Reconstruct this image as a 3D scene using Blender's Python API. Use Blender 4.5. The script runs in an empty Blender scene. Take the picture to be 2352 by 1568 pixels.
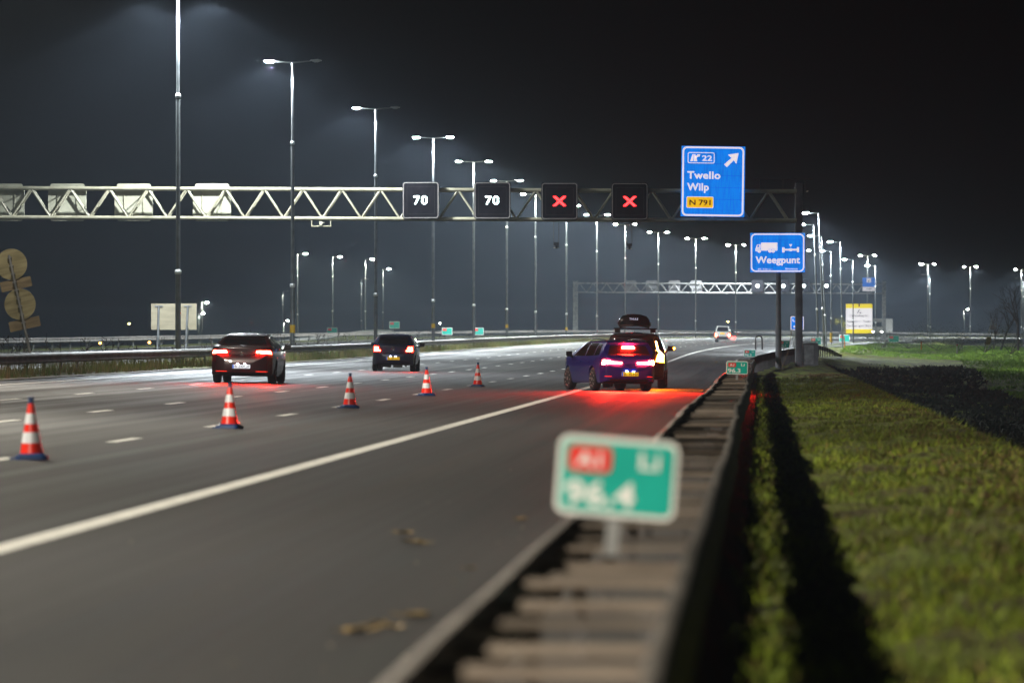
import bpy, bmesh, math, random
from math import radians as R, sin, cos, tan, atan, atan2, pi, sqrt
from mathutils import Matrix, Vector
import numpy as np

random.seed(7)
SC = bpy.context.scene
COL = SC.collection

# ------------------------------------------------------------------ camera, world, exposure
CZ = 1.468                      # camera height over the carriageway
F = 11840.0                     # focal length in pixels of a 2352 px wide picture
cam_d = bpy.data.cameras.new('camera')
cam = bpy.data.objects.new('camera', cam_d)
COL.objects.link(cam)
cam.location = (0, 0, CZ)
cam.rotation_euler = (R(90), 0, 0)
cam_d.sensor_width = 36.0
cam_d.lens = F / 2352 * 36.0
cam_d.clip_start = 0.5
cam_d.clip_end = 6000
cam_d.dof.use_dof = True
cam_d.dof.focus_distance = 185.0
cam_d.dof.aperture_fstop = 2.8
SC.camera = cam

w = bpy.data.worlds.new('World')
SC.world = w
w.use_nodes = True
nt = w.node_tree
bg = nt.nodes['Background']
sky = nt.nodes.new('ShaderNodeTexSky')
sky.sky_type = 'NISHITA'
sky.sun_disc = False
sky.sun_elevation = R(-7)
sky.sun_rotation = R(-60)
nt.links.new(sky.outputs[0], bg.inputs[0])
bg.inputs[1].default_value = 0.05

SC.view_settings.view_transform = 'Standard'
SC.view_settings.look = 'None'
SC.view_settings.exposure = 0.0
SC.view_settings.gamma = 1.0
SC.view_settings.use_curve_mapping = False
SC.render.engine = 'CYCLES'
cy = SC.cycles
cy.use_denoising = True
try:
    cy.denoiser = 'OPENIMAGEDENOISE'
    cy.denoising_input_passes = 'RGB_ALBEDO_NORMAL'
except Exception:
    pass
cy.use_adaptive_sampling = False
cy.use_light_tree = True
cy.max_bounces = 5
cy.diffuse_bounces = 2
cy.glossy_bounces = 3
cy.transmission_bounces = 3
cy.transparent_max_bounces = 6
cy.volume_bounces = 0
cy.sample_clamp_indirect = 3.0
cy.sample_clamp_direct = 0.0
cy.caustics_reflective = False
cy.caustics_refractive = False

# light levels (radiant power of one lamp head)
P_LED = 16500.0
P_WARM = 17000.0
LENS_E = 9000.0
HAZE = 0.00017

# ------------------------------------------------------------------ alignment of the road
TH = atan((1745 - 1176) / F)
TX, TY = sin(TH), cos(TH)
NX, NY = cos(TH), -sin(TH)


def dev(s):
    if s < 330:
        return 0.0
    if s > 1150:
        return dev(1150) + (s - 1150) * 0.327
    e = s - 330
    return 6.16e-5 * e * e + 1.22e-7 * e ** 3


def heading(s):
    return TH + atan((dev(s + 1) - dev(s - 1)) / 2)


def smooth(a, b, x):
    t = min(1, max(0, (x - a) / (b - a)))
    return t * t * (3 - 2 * t)


def rise(s):
    return 1.9 * smooth(100, 900, s)


def pos(s, u, z=0.0):
    """station s along the road, u metres left of the camera's line, z over the road plane"""
    d = dev(s) - u
    uu = min(46, max(-6, u))
    return Vector((s * TX + d * NX, s * TY + d * NY, 0.0156 * uu + rise(s) + z))


def at(px, py, Y):
    return Vector(((px - 1176) * Y / F, Y, CZ + (784 - py) * Y / F))


def uv_of(px, Y):
    return (1745 - px) * Y / F


# ------------------------------------------------------------------ helpers
def tag(o, label=None, cat=None, group=None, kind=None):
    if label:
        o['label'] = label
    if cat:
        o['category'] = cat
    if group:
        o['group'] = group
    if kind:
        o['kind'] = kind
    return o


def empty(name, loc=(0, 0, 0), rz=0.0, rx=0.0, ry=0.0):
    o = bpy.data.objects.new(name, None)
    o.empty_display_size = 0.2
    o.location = loc
    o.rotation_euler = (rx, ry, rz)
    COL.objects.link(o)
    return o


def thing(name, label, cat, loc=(0, 0, 0), rz=0.0, group=None, rx=0.0, ry=0.0):
    return tag(empty(name, loc, rz, rx, ry), label, cat, group)


def mobj(name, verts, faces, mat, parent=None, smooth_angle=None):
    me = bpy.data.meshes.new(name)
    me.from_pydata([tuple(v) for v in verts], [], faces)
    me.validate()
    me.update()
    if mat:
        me.materials.append(mat)
    if smooth_angle is not None:
        me.shade_smooth()
        if smooth_angle < 180:
            me.set_sharp_from_angle(angle=R(smooth_angle))
    o = bpy.data.objects.new(name, me)
    COL.objects.link(o)
    if parent:
        o.parent = parent
    return o


def copy_tree(o, parent=None):
    c = o.copy()
    COL.objects.link(c)
    if parent:
        c.parent = parent
    for ch in list(o.children):
        copy_tree(ch, c)
    return c


class MB:
    def __init__(self):
        self.v = []
        self.f = []

    def add(self, vs, fs, M=None):
        n = len(self.v)
        for p in vs:
            p = Vector(p)
            self.v.append(M @ p if M else p)
        self.f += [tuple(i + n for i in f) for f in fs]
        return self

    def box(self, c, s, M=None):
        x, y, z = s[0] / 2, s[1] / 2, s[2] / 2
        vs = [(c[0] + a * x, c[1] + b * y, c[2] + d * z) for d in (-1, 1) for b in (-1, 1) for a in (-1, 1)]
        fs = [(0, 2, 3, 1), (4, 5, 7, 6), (0, 1, 5, 4), (2, 6, 7, 3), (0, 4, 6, 2), (1, 3, 7, 5)]
        return self.add(vs, fs, M)

    def tube(self, p0, p1, r0, r1=None, n=10, cap=True, M=None):
        r1 = r0 if r1 is None else r1
        p0, p1 = Vector(p0), Vector(p1)
        d = (p1 - p0).normalized()
        a = d.orthogonal().normalized()
        b = d.cross(a)
        vs = []
        for p, r in ((p0, r0), (p1, r1)):
            for i in range(n):
                t = 2 * pi * i / n
                vs.append(p + a * (r * cos(t)) + b * (r * sin(t)))
        fs = [(i, (i + 1) % n, n + (i + 1) % n, n + i) for i in range(n)]
        if cap:
            fs += [tuple(range(n))[::-1], tuple(range(n, 2 * n))]
        return self.add(vs, fs, M)

    def path(self, pts, r, n=8):
        for a, b in zip(pts[:-1], pts[1:]):
            self.tube(a, b, r, r, n)
        return self

    def lathe(self, prof, n=16, M=None):
        vs, fs = [], []
        for r, z in prof:
            for i in range(n):
                t = 2 * pi * i / n
                vs.append((r * cos(t), r * sin(t), z))
        for k in range(len(prof) - 1):
            for i in range(n):
                j = (i + 1) % n
                fs.append((k * n + i, k * n + j, (k + 1) * n + j, (k + 1) * n + i))
        fs.append(tuple(range(n))[::-1])
        fs.append(tuple((len(prof) - 1) * n + i for i in range(n)))
        return self.add(vs, fs, M)

    def prism(self, poly, y0, y1, M=None):
        """poly in (x, z), extruded along y"""
        n = len(poly)
        vs = [(p[0], y0, p[1]) for p in poly] + [(p[0], y1, p[1]) for p in poly]
        fs = [tuple(range(n)), tuple(range(2 * n - 1, n - 1, -1))]
        fs += [(i, n + i, n + (i + 1) % n, (i + 1) % n) for i in range(n)]
        return self.add(vs, fs, M)

    def grid(self, rows, M=None):
        n = len(rows[0])
        vs = [p for r in rows for p in r]
        fs = []
        for i in range(len(rows) - 1):
            for j in range(n - 1):
                fs.append((i * n + j, i * n + j + 1, (i + 1) * n + j + 1, (i + 1) * n + j))
        return self.add(vs, fs, M)

    def build(self, name, mat, parent=None, smooth_angle=None):
        return mobj(name, self.v, self.f, mat, parent, smooth_angle)


def rr(w, h, r, n=6, cx=0.0, cz=0.0):
    pts = []
    for sx, sz, a0 in ((1, 1, 0), (-1, 1, 90), (-1, -1, 180), (1, -1, 270)):
        for i in range(n + 1):
            a = R(a0 + 90 * i / n)
            pts.append((cx + sx * (w / 2 - r) + r * cos(a), cz + sz * (h / 2 - r) + r * sin(a)))
    return pts


def ring_xz(mb, outer, inner, y0, y1):
    n = len(outer)
    vs = [(p[0], y0, p[1]) for p in outer] + [(p[0], y0, p[1]) for p in inner] + \
         [(p[0], y1, p[1]) for p in outer] + [(p[0], y1, p[1]) for p in inner]
    fs = []
    for i in range(n):
        j = (i + 1) % n
        fs += [(i, j, n + j, n + i), (2 * n + i, 3 * n + i, 3 * n + j, 2 * n + j),
               (i, 2 * n + i, 2 * n + j, j), (n + i, n + j, 3 * n + j, 3 * n + i)]
    mb.add(vs, fs)
    return mb


def text_mb(mb, s, size, x, z, y, bold=0.012, width=None, align='LEFT', depth=0.004, spacing=1.0):
    """flat lettering in the XZ plane facing -Y, left/baseline at (x, z)"""
    cu = bpy.data.curves.new('t', 'FONT')
    cu.body = s
    cu.size = size
    cu.offset = bold * size
    cu.align_x = align
    cu.space_character = spacing
    cu.resolution_u = 3
    o = bpy.data.objects.new('t', cu)
    COL.objects.link(o)
    dg = bpy.context.evaluated_depsgraph_get()
    me = o.evaluated_get(dg).to_mesh()
    vs = [v.co.copy() for v in me.vertices]
    fs = [tuple(p.vertices) for p in me.polygons]
    o.evaluated_get(dg).to_mesh_clear()
    bpy.data.objects.remove(o)
    bpy.data.curves.remove(cu)
    if not vs:
        return mb
    x0 = min(v.x for v in vs)
    x1 = max(v.x for v in vs)
    k = width / (x1 - x0) if width else 1.0
    if align == 'LEFT':
        out = [(x + (v.x - x0) * k, y, z + v.y) for v in vs]
    else:
        out = [(x + v.x * k, y, z + v.y) for v in vs]
    mb.add(out, fs)
    return mb


# ------------------------------------------------------------------ materials
def mat(name, col, rough=0.6, metal=0.0, spec=0.5, emit=None, estr=0.0, coat=0.0):
    m = bpy.data.materials.new(name)
    m.use_nodes = True
    b = m.node_tree.nodes['Principled BSDF']
    b.inputs['Base Color'].default_value = (*col, 1)
    b.inputs['Roughness'].default_value = rough
    b.inputs['Metallic'].default_value = metal
    b.inputs['Specular IOR Level'].default_value = spec
    if coat:
        b.inputs['Coat Weight'].default_value = coat
        b.inputs['Coat Roughness'].default_value = 0.05
    if emit:
        b.inputs['Emission Color'].default_value = (*emit, 1)
        b.inputs['Emission Strength'].default_value = estr
    return m


def noisy(name, c0, c1, scale=5.0, rough=(0.5, 0.7), metal=0.0, bump=0.0, detail=6, stretch=(1, 1, 1), spec=0.5,
          coord='Object', emit=0.0, lo=0.35, hi=0.65):
    m = mat(name, c0, rough[0], metal, spec)
    t = m.node_tree
    b = t.nodes['Principled BSDF']
    tc = t.nodes.new('ShaderNodeTexCoord')
    mp = t.nodes.new('ShaderNodeMapping')
    mp.inputs['Scale'].default_value = stretch
    n = t.nodes.new('ShaderNodeTexNoise')
    n.inputs['Scale'].default_value = scale
    n.inputs['Detail'].default_value = detail
    t.links.new(tc.outputs[coord], mp.inputs[0])
    t.links.new(mp.outputs[0], n.inputs['Vector'])
    cr = t.nodes.new('ShaderNodeValToRGB')
    cr.color_ramp.elements[0].position = lo
    cr.color_ramp.elements[1].position = hi
    cr.color_ramp.elements[0].color = (*c0, 1)
    cr.color_ramp.elements[1].color = (*c1, 1)
    t.links.new(n.outputs[0], cr.inputs[0])
    t.links.new(cr.outputs[0], b.inputs['Base Color'])
    mr = t.nodes.new('ShaderNodeMapRange')
    mr.inputs[3].default_value = rough[0]
    mr.inputs[4].default_value = rough[1]
    t.links.new(n.outputs[0], mr.inputs[0])
    t.links.new(mr.outputs[0], b.inputs['Roughness'])
    if bump:
        bp = t.nodes.new('ShaderNodeBump')
        bp.inputs['Strength'].default_value = bump
        t.links.new(n.outputs[0], bp.inputs['Height'])
        t.links.new(bp.outputs[0], b.inputs['Normal'])
    if emit:
        t.links.new(cr.outputs[0], b.inputs['Emission Color'])
        b.inputs['Emission Strength'].default_value = emit
    return m


def asphalt_mat():
    m = mat('asphalt', (0.05, 0.05, 0.05), 0.6)
    t = m.node_tree
    L = t.links.new
    b = t.nodes['Principled BSDF']
    at_ = t.nodes.new('ShaderNodeAttribute')
    at_.attribute_name = 'road'
    at_.attribute_type = 'GEOMETRY'

    def noise(scale, sx, sy, detail=5):
        mp = t.nodes.new('ShaderNodeMapping')
        mp.inputs['Scale'].default_value = (sx, sy, 1)
        n = t.nodes.new('ShaderNodeTexNoise')
        n.inputs['Scale'].default_value = scale
        n.inputs['Detail'].default_value = detail
        L(at_.outputs['Vector'], mp.inputs[0])
        L(mp.outputs[0], n.inputs['Vector'])
        return n
    grain = noise(9, 1, 1, 9)
    streak = noise(1.0, 0.012, 1.6, 3)      # wheel tracks along the road
    patch = noise(0.35, 0.12, 1, 4)
    add = t.nodes.new('ShaderNodeMath')
    add.operation = 'ADD'
    L(streak.outputs[0], add.inputs[0])
    L(patch.outputs[0], add.inputs[1])
    add2 = t.nodes.new('ShaderNodeMath')
    add2.operation = 'MULTIPLY_ADD'
    add2.inputs[1].default_value = 0.9
    L(grain.outputs[0], add2.inputs[0])
    L(add.outputs[0], add2.inputs[2])
    cr = t.nodes.new('ShaderNodeValToRGB')
    cr.color_ramp.elements[0].position = 0.30
    cr.color_ramp.elements[1].position = 0.75
    cr.color_ramp.elements[0].color = (0.0085, 0.0082, 0.0078, 1)
    cr.color_ramp.elements[1].color = (0.029, 0.0278, 0.0255, 1)
    half = t.nodes.new('ShaderNodeMath')
    half.operation = 'MULTIPLY'
    half.inputs[1].default_value = 0.36
    L(add2.outputs[0], half.inputs[0])
    L(half.outputs[0], cr.inputs[0])
    L(cr.outputs[0], b.inputs['Base Color'])
    mr = t.nodes.new('ShaderNodeMapRange')
    mr.inputs[1].default_value = 0.35
    mr.inputs[2].default_value = 0.68
    mr.inputs[3].default_value = 0.56
    mr.inputs[4].default_value = 0.82
    b.inputs['Specular IOR Level'].default_value = 0.28
    L(streak.outputs[0], mr.inputs[0])
    L(mr.outputs[0], b.inputs['Roughness'])
    bp = t.nodes.new('ShaderNodeBump')
    bp.inputs['Strength'].default_value = 0.35
    bp.inputs['Distance'].default_value = 0.02
    L(grain.outputs[0], bp.inputs['Height'])
    L(bp.outputs[0], b.inputs['Normal'])
    return m


def grass_ground_mat():
    m = mat('grass_ground', (0.05, 0.08, 0.02), 0.9, spec=0.2)
    t = m.node_tree
    L = t.links.new
    b = t.nodes['Principled BSDF']
    tc = t.nodes.new('ShaderNodeTexCoord')
    n1 = t.nodes.new('ShaderNodeTexNoise')
    n1.inputs['Scale'].default_value = 0.55
    n1.inputs['Detail'].default_value = 8
    n2 = t.nodes.new('ShaderNodeTexNoise')
    n2.inputs['Scale'].default_value = 7.0
    n2.inputs['Detail'].default_value = 6
    L(tc.outputs['Object'], n1.inputs['Vector'])
    L(tc.outputs['Object'], n2.inputs['Vector'])
    mx = t.nodes.new('ShaderNodeMath')
    mx.operation = 'ADD'
    L(n1.outputs[0], mx.inputs[0])
    L(n2.outputs[0], mx.inputs[1])
    h = t.nodes.new('ShaderNodeMath')
    h.operation = 'MULTIPLY'
    h.inputs[1].default_value = 0.5
    L(mx.outputs[0], h.inputs[0])
    cr = t.nodes.new('ShaderNodeValToRGB')
    e = cr.color_ramp.elements
    e[0].position, e[0].color = 0.40, (0.030, 0.022, 0.008, 1)
    e[1].position, e[1].color = 0.60, (0.16, 0.20, 0.016, 1)
    x = cr.color_ramp.elements.new(0.46)
    x.color = (0.065, 0.05, 0.013, 1)
    x = cr.color_ramp.elements.new(0.54)
    x.color = (0.09, 0.125, 0.012, 1)
    L(h.outputs[0], cr.inputs[0])
    L(cr.outputs[0], b.inputs['Base Color'])
    bp = t.nodes.new('ShaderNodeBump')
    bp.inputs['Strength'].default_value = 0.8
    bp.inputs['Distance'].default_value = 0.12
    L(n2.outputs[0], bp.inputs['Height'])
    L(bp.outputs[0], b.inputs['Normal'])
    return m


def blade_mat(name, cols):
    m = mat(name, cols[0], 0.8, spec=0.2)
    t = m.node_tree
    b = t.nodes['Principled BSDF']
    g = t.nodes.new('ShaderNodeNewGeometry')
    cr = t.nodes.new('ShaderNodeValToRGB')
    while len(cr.color_ramp.elements) < len(cols):
        cr.color_ramp.elements.new(0.5)
    for i, c in enumerate(cols):
        cr.color_ramp.elements[i].position = i / (len(cols) - 1)
        cr.color_ramp.elements[i].color = (*c, 1)
    tc = t.nodes.new('ShaderNodeTexCoord')
    nz = t.nodes.new('ShaderNodeTexNoise')
    nz.inputs['Scale'].default_value = 1.6
    nz.inputs['Detail'].default_value = 5
    t.links.new(tc.outputs['Object'], nz.inputs['Vector'])
    st = t.nodes.new('ShaderNodeMapRange')
    st.inputs[1].default_value = 0.40
    st.inputs[2].default_value = 0.62
    t.links.new(nz.outputs[0], st.inputs[0])
    mx = t.nodes.new('ShaderNodeMix')
    mx.inputs[0].default_value = 0.25
    t.links.new(st.outputs[0], mx.inputs[2])
    t.links.new(g.outputs['Random Per Island'], mx.inputs[3])
    t.links.new(mx.outputs[0], cr.inputs[0])
    t.links.new(cr.outputs[0], b.inputs['Base Color'])
    b.inputs['Subsurface Weight'].default_value = 0.0
    return m


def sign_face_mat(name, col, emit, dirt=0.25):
    """glowing sign face with vertical rain streaks and grime"""
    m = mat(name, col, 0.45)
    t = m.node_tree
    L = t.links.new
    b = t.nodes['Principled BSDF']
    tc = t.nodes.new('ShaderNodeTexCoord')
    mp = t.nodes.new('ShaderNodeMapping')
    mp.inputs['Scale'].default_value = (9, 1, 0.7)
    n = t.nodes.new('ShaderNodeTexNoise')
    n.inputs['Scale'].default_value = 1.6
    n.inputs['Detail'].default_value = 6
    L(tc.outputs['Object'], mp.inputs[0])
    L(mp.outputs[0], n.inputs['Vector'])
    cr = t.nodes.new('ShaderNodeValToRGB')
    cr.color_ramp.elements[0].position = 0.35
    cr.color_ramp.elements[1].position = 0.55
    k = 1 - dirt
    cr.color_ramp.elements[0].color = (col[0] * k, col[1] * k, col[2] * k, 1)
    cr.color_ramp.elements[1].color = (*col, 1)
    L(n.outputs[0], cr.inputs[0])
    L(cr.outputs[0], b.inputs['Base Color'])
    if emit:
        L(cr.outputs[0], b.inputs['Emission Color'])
        b.inputs['Emission Strength'].default_value = emit  # glow put in for the brightness of retroreflective sheeting
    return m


M = {}
M['asphalt'] = asphalt_mat()
M['paint'] = noisy('road_paint', (0.52, 0.50, 0.45), (0.80, 0.78, 0.72), 6, (0.55, 0.7), bump=0.1, lo=0.3, hi=0.55)
M['ground'] = grass_ground_mat()
M['galv'] = noisy('galvanised_steel', (0.20, 0.20, 0.20), (0.36, 0.36, 0.35), 3, (0.45, 0.65), metal=0.35)
M['rail'] = noisy('rail_steel', (0.08, 0.070, 0.060), (0.18, 0.16, 0.14), 1.4, (0.6, 0.8), metal=0.1, spec=0.3)
M['rung'] = noisy('spacer_steel', (0.075, 0.058, 0.044), (0.15, 0.12, 0.095), 2.5, (0.85, 0.95), spec=0.1)
M['pole'] = noisy('lamp_pole_steel', (0.14, 0.15, 0.155), (0.22, 0.23, 0.235), 2, (0.35, 0.5), metal=0.3)
M['collar'] = mat('collar', (0.75, 0.76, 0.76), 0.35, 0.2)
M['head'] = mat('lamp_head', (0.30, 0.31, 0.32), 0.4, 0.3)
M['lens_cool'] = mat('lens_cool', (0.9, 0.9, 0.9), 0.3, emit=(0.86, 0.97, 1.0), estr=LENS_E)
M['lens_green'] = mat('lens_pale_green', (0.9, 0.9, 0.9), 0.3, emit=(0.93, 1.0, 0.80), estr=LENS_E * 0.8)
M['lens_warm'] = mat('lens_warm', (0.9, 0.9, 0.9), 0.3, emit=(1.0, 0.9, 0.7), estr=LENS_E)
M['lens_off'] = mat('lens_off', (0.3, 0.32, 0.33), 0.3)
M['cream'] = noisy('cream_paint', (0.30, 0.275, 0.19), (0.42, 0.39, 0.28), 2, (0.4, 0.55))
M['cream_panel'] = noisy('cream_panel', (0.34, 0.325, 0.24), (0.46, 0.445, 0.33), 1.0, (0.5, 0.6))
M['dark_steel'] = noisy('dark_steel', (0.05, 0.048, 0.05), (0.09, 0.085, 0.085), 2, (0.5, 0.7))
M['grey_post'] = noisy('grey_post', (0.13, 0.125, 0.13), (0.20, 0.195, 0.2), 1.5, (0.5, 0.7), metal=0.1)
M['black'] = noisy('black_panel', (0.004, 0.004, 0.006), (0.010, 0.009, 0.013), 3, (0.4, 0.6), spec=0.15)
M['border'] = mat('pale_border', (0.30, 0.275, 0.26), 0.5)
M['led_white'] = mat('led_white', (0.8, 0.8, 0.8), 0.5, emit=(0.75, 1.0, 0.97), estr=14)
M['led_red'] = mat('led_red', (0.6, 0.02, 0.02), 0.5, emit=(1.0, 0.022, 0.024), estr=9.0)
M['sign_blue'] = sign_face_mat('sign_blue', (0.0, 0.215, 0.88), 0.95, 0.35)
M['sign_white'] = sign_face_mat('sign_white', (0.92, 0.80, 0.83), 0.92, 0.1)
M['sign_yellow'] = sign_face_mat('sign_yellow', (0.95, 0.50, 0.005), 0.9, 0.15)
M['sign_black'] = mat('sign_black', (0.01, 0.01, 0.01), 0.6)
M['hm_green'] = noisy('hm_green', (0.0, 0.32, 0.25), (0.0, 0.37, 0.29), 4, (0.4, 0.5))
M['hm_white'] = mat('hm_white', (0.80, 0.78, 0.74), 0.45)
M['hm_red'] = mat('hm_red', (0.72, 0.03, 0.02), 0.45)
M['cone_red'] = mat('cone_red', (0.88, 0.030, 0.012), 0.3, coat=0.3)
M['cone_white'] = noisy('cone_white', (0.74, 0.74, 0.77), (0.84, 0.84, 0.86), 12, (0.25, 0.4))
M['cone_blue'] = noisy('cone_blue', (0.004, 0.028, 0.11), (0.007, 0.045, 0.17), 14, (0.45, 0.6))
M['plywood'] = noisy('weathered_board', (0.20, 0.165, 0.075), (0.38, 0.33, 0.18), 1.8, (0.6, 0.8), stretch=(0.5, 1, 4))
M['plywood_brown'] = noisy('brown_board', (0.16, 0.115, 0.06), (0.30, 0.23, 0.13), 1.8, (0.6, 0.8), stretch=(0.5, 1, 4))
M['plywood_grey'] = noisy('grey_board', (0.22, 0.19, 0.125), (0.31, 0.27, 0.185), 1.5, (0.6, 0.8), stretch=(0.5, 1, 3))
M['tyre'] = mat('tyre', (0.012, 0.012, 0.013), 0.8)
M['rim'] = mat('rim', (0.62, 0.62, 0.62), 0.3, 0.6)
M['rim_dark'] = mat('rim_dark', (0.25, 0.25, 0.26), 0.35, 0.6)
M['glass'] = mat('car_glass', (0.012, 0.012, 0.014), 0.12, spec=0.6)
M['glass_rear'] = mat('tinted_rear_glass', (0.012, 0.010, 0.011), 0.4, spec=0.3)
M['trim'] = mat('black_trim', (0.012, 0.012, 0.013), 0.55)
M['chrome'] = mat('chrome', (0.75, 0.75, 0.76), 0.12, 1.0)
M['bark'] = noisy('bark', (0.02, 0.016, 0.012), (0.05, 0.04, 0.03), 6, (0.8, 0.95))
M['concrete'] = noisy('concrete', (0.22, 0.21, 0.19), (0.38, 0.36, 0.32), 2, (0.7, 0.9), bump=0.1)
M['leaf'] = noisy('dead_leaf', (0.22, 0.14, 0.045), (0.36, 0.25, 0.09), 8, (0.6, 0.8))
M['plate_yellow'] = mat('plate_yellow', (0.85, 0.50, 0.01), 0.4, emit=(1.0, 0.55, 0.02), estr=0.45)
M['plate_white'] = mat('plate_white', (0.8, 0.82, 0.85), 0.4, emit=(0.85, 0.9, 1.0), estr=0.7)
M['plate_blue'] = mat('plate_blue', (0.02, 0.12, 0.6), 0.4, emit=(0.02, 0.12, 0.6), estr=0.5)
M['plate_lamp'] = mat('plate_lamp', (1, 1, 1), 0.4, emit=(0.9, 0.95, 1.0), estr=60)


def paint(name, col, rough=0.28):
    return mat(name, col, rough, 0.15, coat=1.0)


# ------------------------------------------------------------------ ground
RIGHT_PTS = []


def fill_right():
    P = RIGHT_PTS
    for s in range(20, 460, 20):
        base = CZ - 0.0156 * 4
        k = smooth(230, 380, s)
        for v, z in ((4.4, -0.55), (5.6, -1.4), (8.0, -2.1), (13, -2.3), (20, -2.2), (30, -2.0)):
            if v > 8 and s > 240:
                continue
            q = pos(s, -v)
            P.append((q.x, q.y, rise(s) * 0.6 + z * (1 - k) + (-0.06) * k))
    # foot and crest of the far grass bank (points read off at their own distances)
    for px, py, d in ((2352, 922, 257), (2277, 907, 289), (2173, 870, 413), (2069, 836, 470), (1940, 818, 400), (2020, 852, 440), (2100, 880, 350),
                      (1895, 795, 392), (1930, 794, 480), (1909, 791.6, 553), (1960, 790, 610), (2012, 791.6, 654), (2137, 796.5, 700), (2198, 803, 560),
                      (2350, 811, 480), (2060, 794, 640), (2260, 806, 520), (2260, 850, 400), (2150, 830, 520), (2050, 806, 560), (1980, 800, 470),
                      (2352, 800, 640), (2250, 797, 760), (2100, 793, 850), (2000, 790, 800)):
        q = at(px, py, d)
        P.append((q.x, q.y, q.z))
    for x, y, z in ((120, 300, -3), (140, 600, -0.6), (180, 900, 0), (120, 100, -3), (90, 180, -2.6), (60, 60, -2.4), (300, 500, -2), (200, 1200, 0.4), (60, 1000, 1.4)):
        P.append((x, y, z))


fill_right()
RP_ = np.array(RIGHT_PTS)


def right_height(x, y):
    d2 = (RP_[:, 0] - x) ** 2 + ((RP_[:, 1] - y) * 0.35) ** 2 + 0.6
    w_ = d2 ** -1.6
    return float((w_ * RP_[:, 2]).sum() / w_.sum())


def zlocal(s, u):
    """height of the grass sheet over the road plane's own level at (s, u)"""
    v = -u
    if v > -1.25:
        if v < 3.5:
            T = [(-1.25, -0.05), (-1.0, -0.07), (0, -0.07), (1.2, -0.03), (2.6, 0.02), (3.5, 0.0)]
            for (a, za), (b, zb) in zip(T[:-1], T[1:]):
                if a <= v <= b:
                    return za + (zb - za) * (v - a) / (b - a)
        q = pos(s, u)
        zr = right_height(q.x, q.y) - 0.0156 * min(46, max(-6, u)) - rise(s)
        kv = smooth(3.5, 4.6, v) if s < 330 else smooth(3.5, 9.0, v)
        return zr * kv
    if u < 21.4:
        return -0.06
    if u < 21.9:
        return -0.06 + 0.10 * (u - 21.4) / 0.5
    if u < 25.6:
        return 0.05
    if u < 26.2:
        return 0.05 - 0.11 * (u - 25.6) / 0.6
    if u < 41.2:
        return -0.06
    if u < 42:
        return -0.06 + 0.1 * (u - 41.2) / 0.8
    return 0.04 - min(2.2, (u - 42) * 0.03)


def build_ground():
    ss = [-60, -30, 0]
    s = 8.0
    while s < 130:
        ss.append(s)
        s += 0.8
    while s < 320:
        ss.append(s)
        s += 3
    while s < 760:
        ss.append(s)
        s += 10
    while s < 1500:
        ss.append(s)
        s += 40
    ss += [1700, 2200, 3200]
    us = [-420, -250, -150, -110, -90, -75, -66, -58, -51, -45, -40, -36, -32, -29, -26, -23, -21, -19, -17, -15]
    u = -13.5
    while u < -6:
        us.append(u)
        u += 0.45
    while u < 1.1:
        us.append(round(u, 3))
        u += 0.22
    us += [1.2, 1.25, 1.6, 5, 10, 15, 20, 21.0, 21.4, 21.65, 21.9, 22.4, 23, 23.6, 24.2, 24.9, 25.6, 25.9, 26.2, 30, 36,
           41.2, 41.6, 42, 46, 55, 70, 100, 150, 250, 420]
    us = sorted(set(us))
    rnd = np.random.RandomState(3)
    rows = []
    for s in ss:
        row = []
        for u in us:
            p = pos(s, u)
            uu = min(46, max(-6, u))
            z = 0.0156 * uu + rise(s) + zlocal(s, u)
            if (u < 0.6 or 21.9 < u < 25.5) and 5 < s < 400:
                z += rnd.uniform(-0.055, 0.055) + 0.05 * sin(s * 0.9 + u * 2.1) * sin(u * 1.7 - s * 0.35)
                if u > -0.2 and u < 0.6:
                    z -= 0.04
            row.append((p.x, p.y, z))
        rows.append(row)
    o = MB().grid([r[::-1] for r in rows]).build('ground', M['ground'], smooth_angle=180)
    tag(o, kind='structure')


build_ground()


def right_edge(s):
    return 1.2 - 3.9 * smooth(228, 380, s) - 3.0 * smooth(380, 620, s)


def stations(s0, s1):
    out, s = [], s0
    while s < s1:
        out.append(s)
        s += 4 if s < 300 else 10
    out.append(s1)
    return out


def road_sheet(name, s0, s1, ua, ub, mat_, dz, nu=6, kind='structure', drop=None):
    """a sheet following the road between lateral offsets ua(s) < ub(s), with an attribute holding (s, u)"""
    fa = ua if callable(ua) else (lambda s: ua)
    fb = ub if callable(ub) else (lambda s: ub)
    rows, att = [], []
    for s in stations(s0, s1):
        a, b = fa(s), fb(s)
        row = []
        for i in range(nu + 1):
            u = b + (a - b) * i / nu
            row.append(pos(s, u, dz))
            att.append((s, u, 0))
        rows.append(row)
    o = MB().grid(rows).build(name, mat_, smooth_angle=180)
    A = o.data.attributes.new('road', 'FLOAT_VECTOR', 'POINT')
    A.data.foreach_set('vector', [c for p in att for c in p])
    if kind:
        tag(o, kind=kind)
    return o


road_sheet('motorway', -50, 1400, right_edge, 21.6, M['asphalt'], 0.0, 14)
road_sheet('opposite_carriageway', -50, 1400, 26.0, 41.3, M['asphalt'], 0.0, 8)


def marking_strip(mb, s0, s1, u, wd, dz=0.006):
    st = [s for s in stations(s0, s1)]
    rows = [[pos(s, u + wd / 2, dz), pos(s, u - wd / 2, dz)] for s in st]
    mb.grid(rows)


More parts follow.
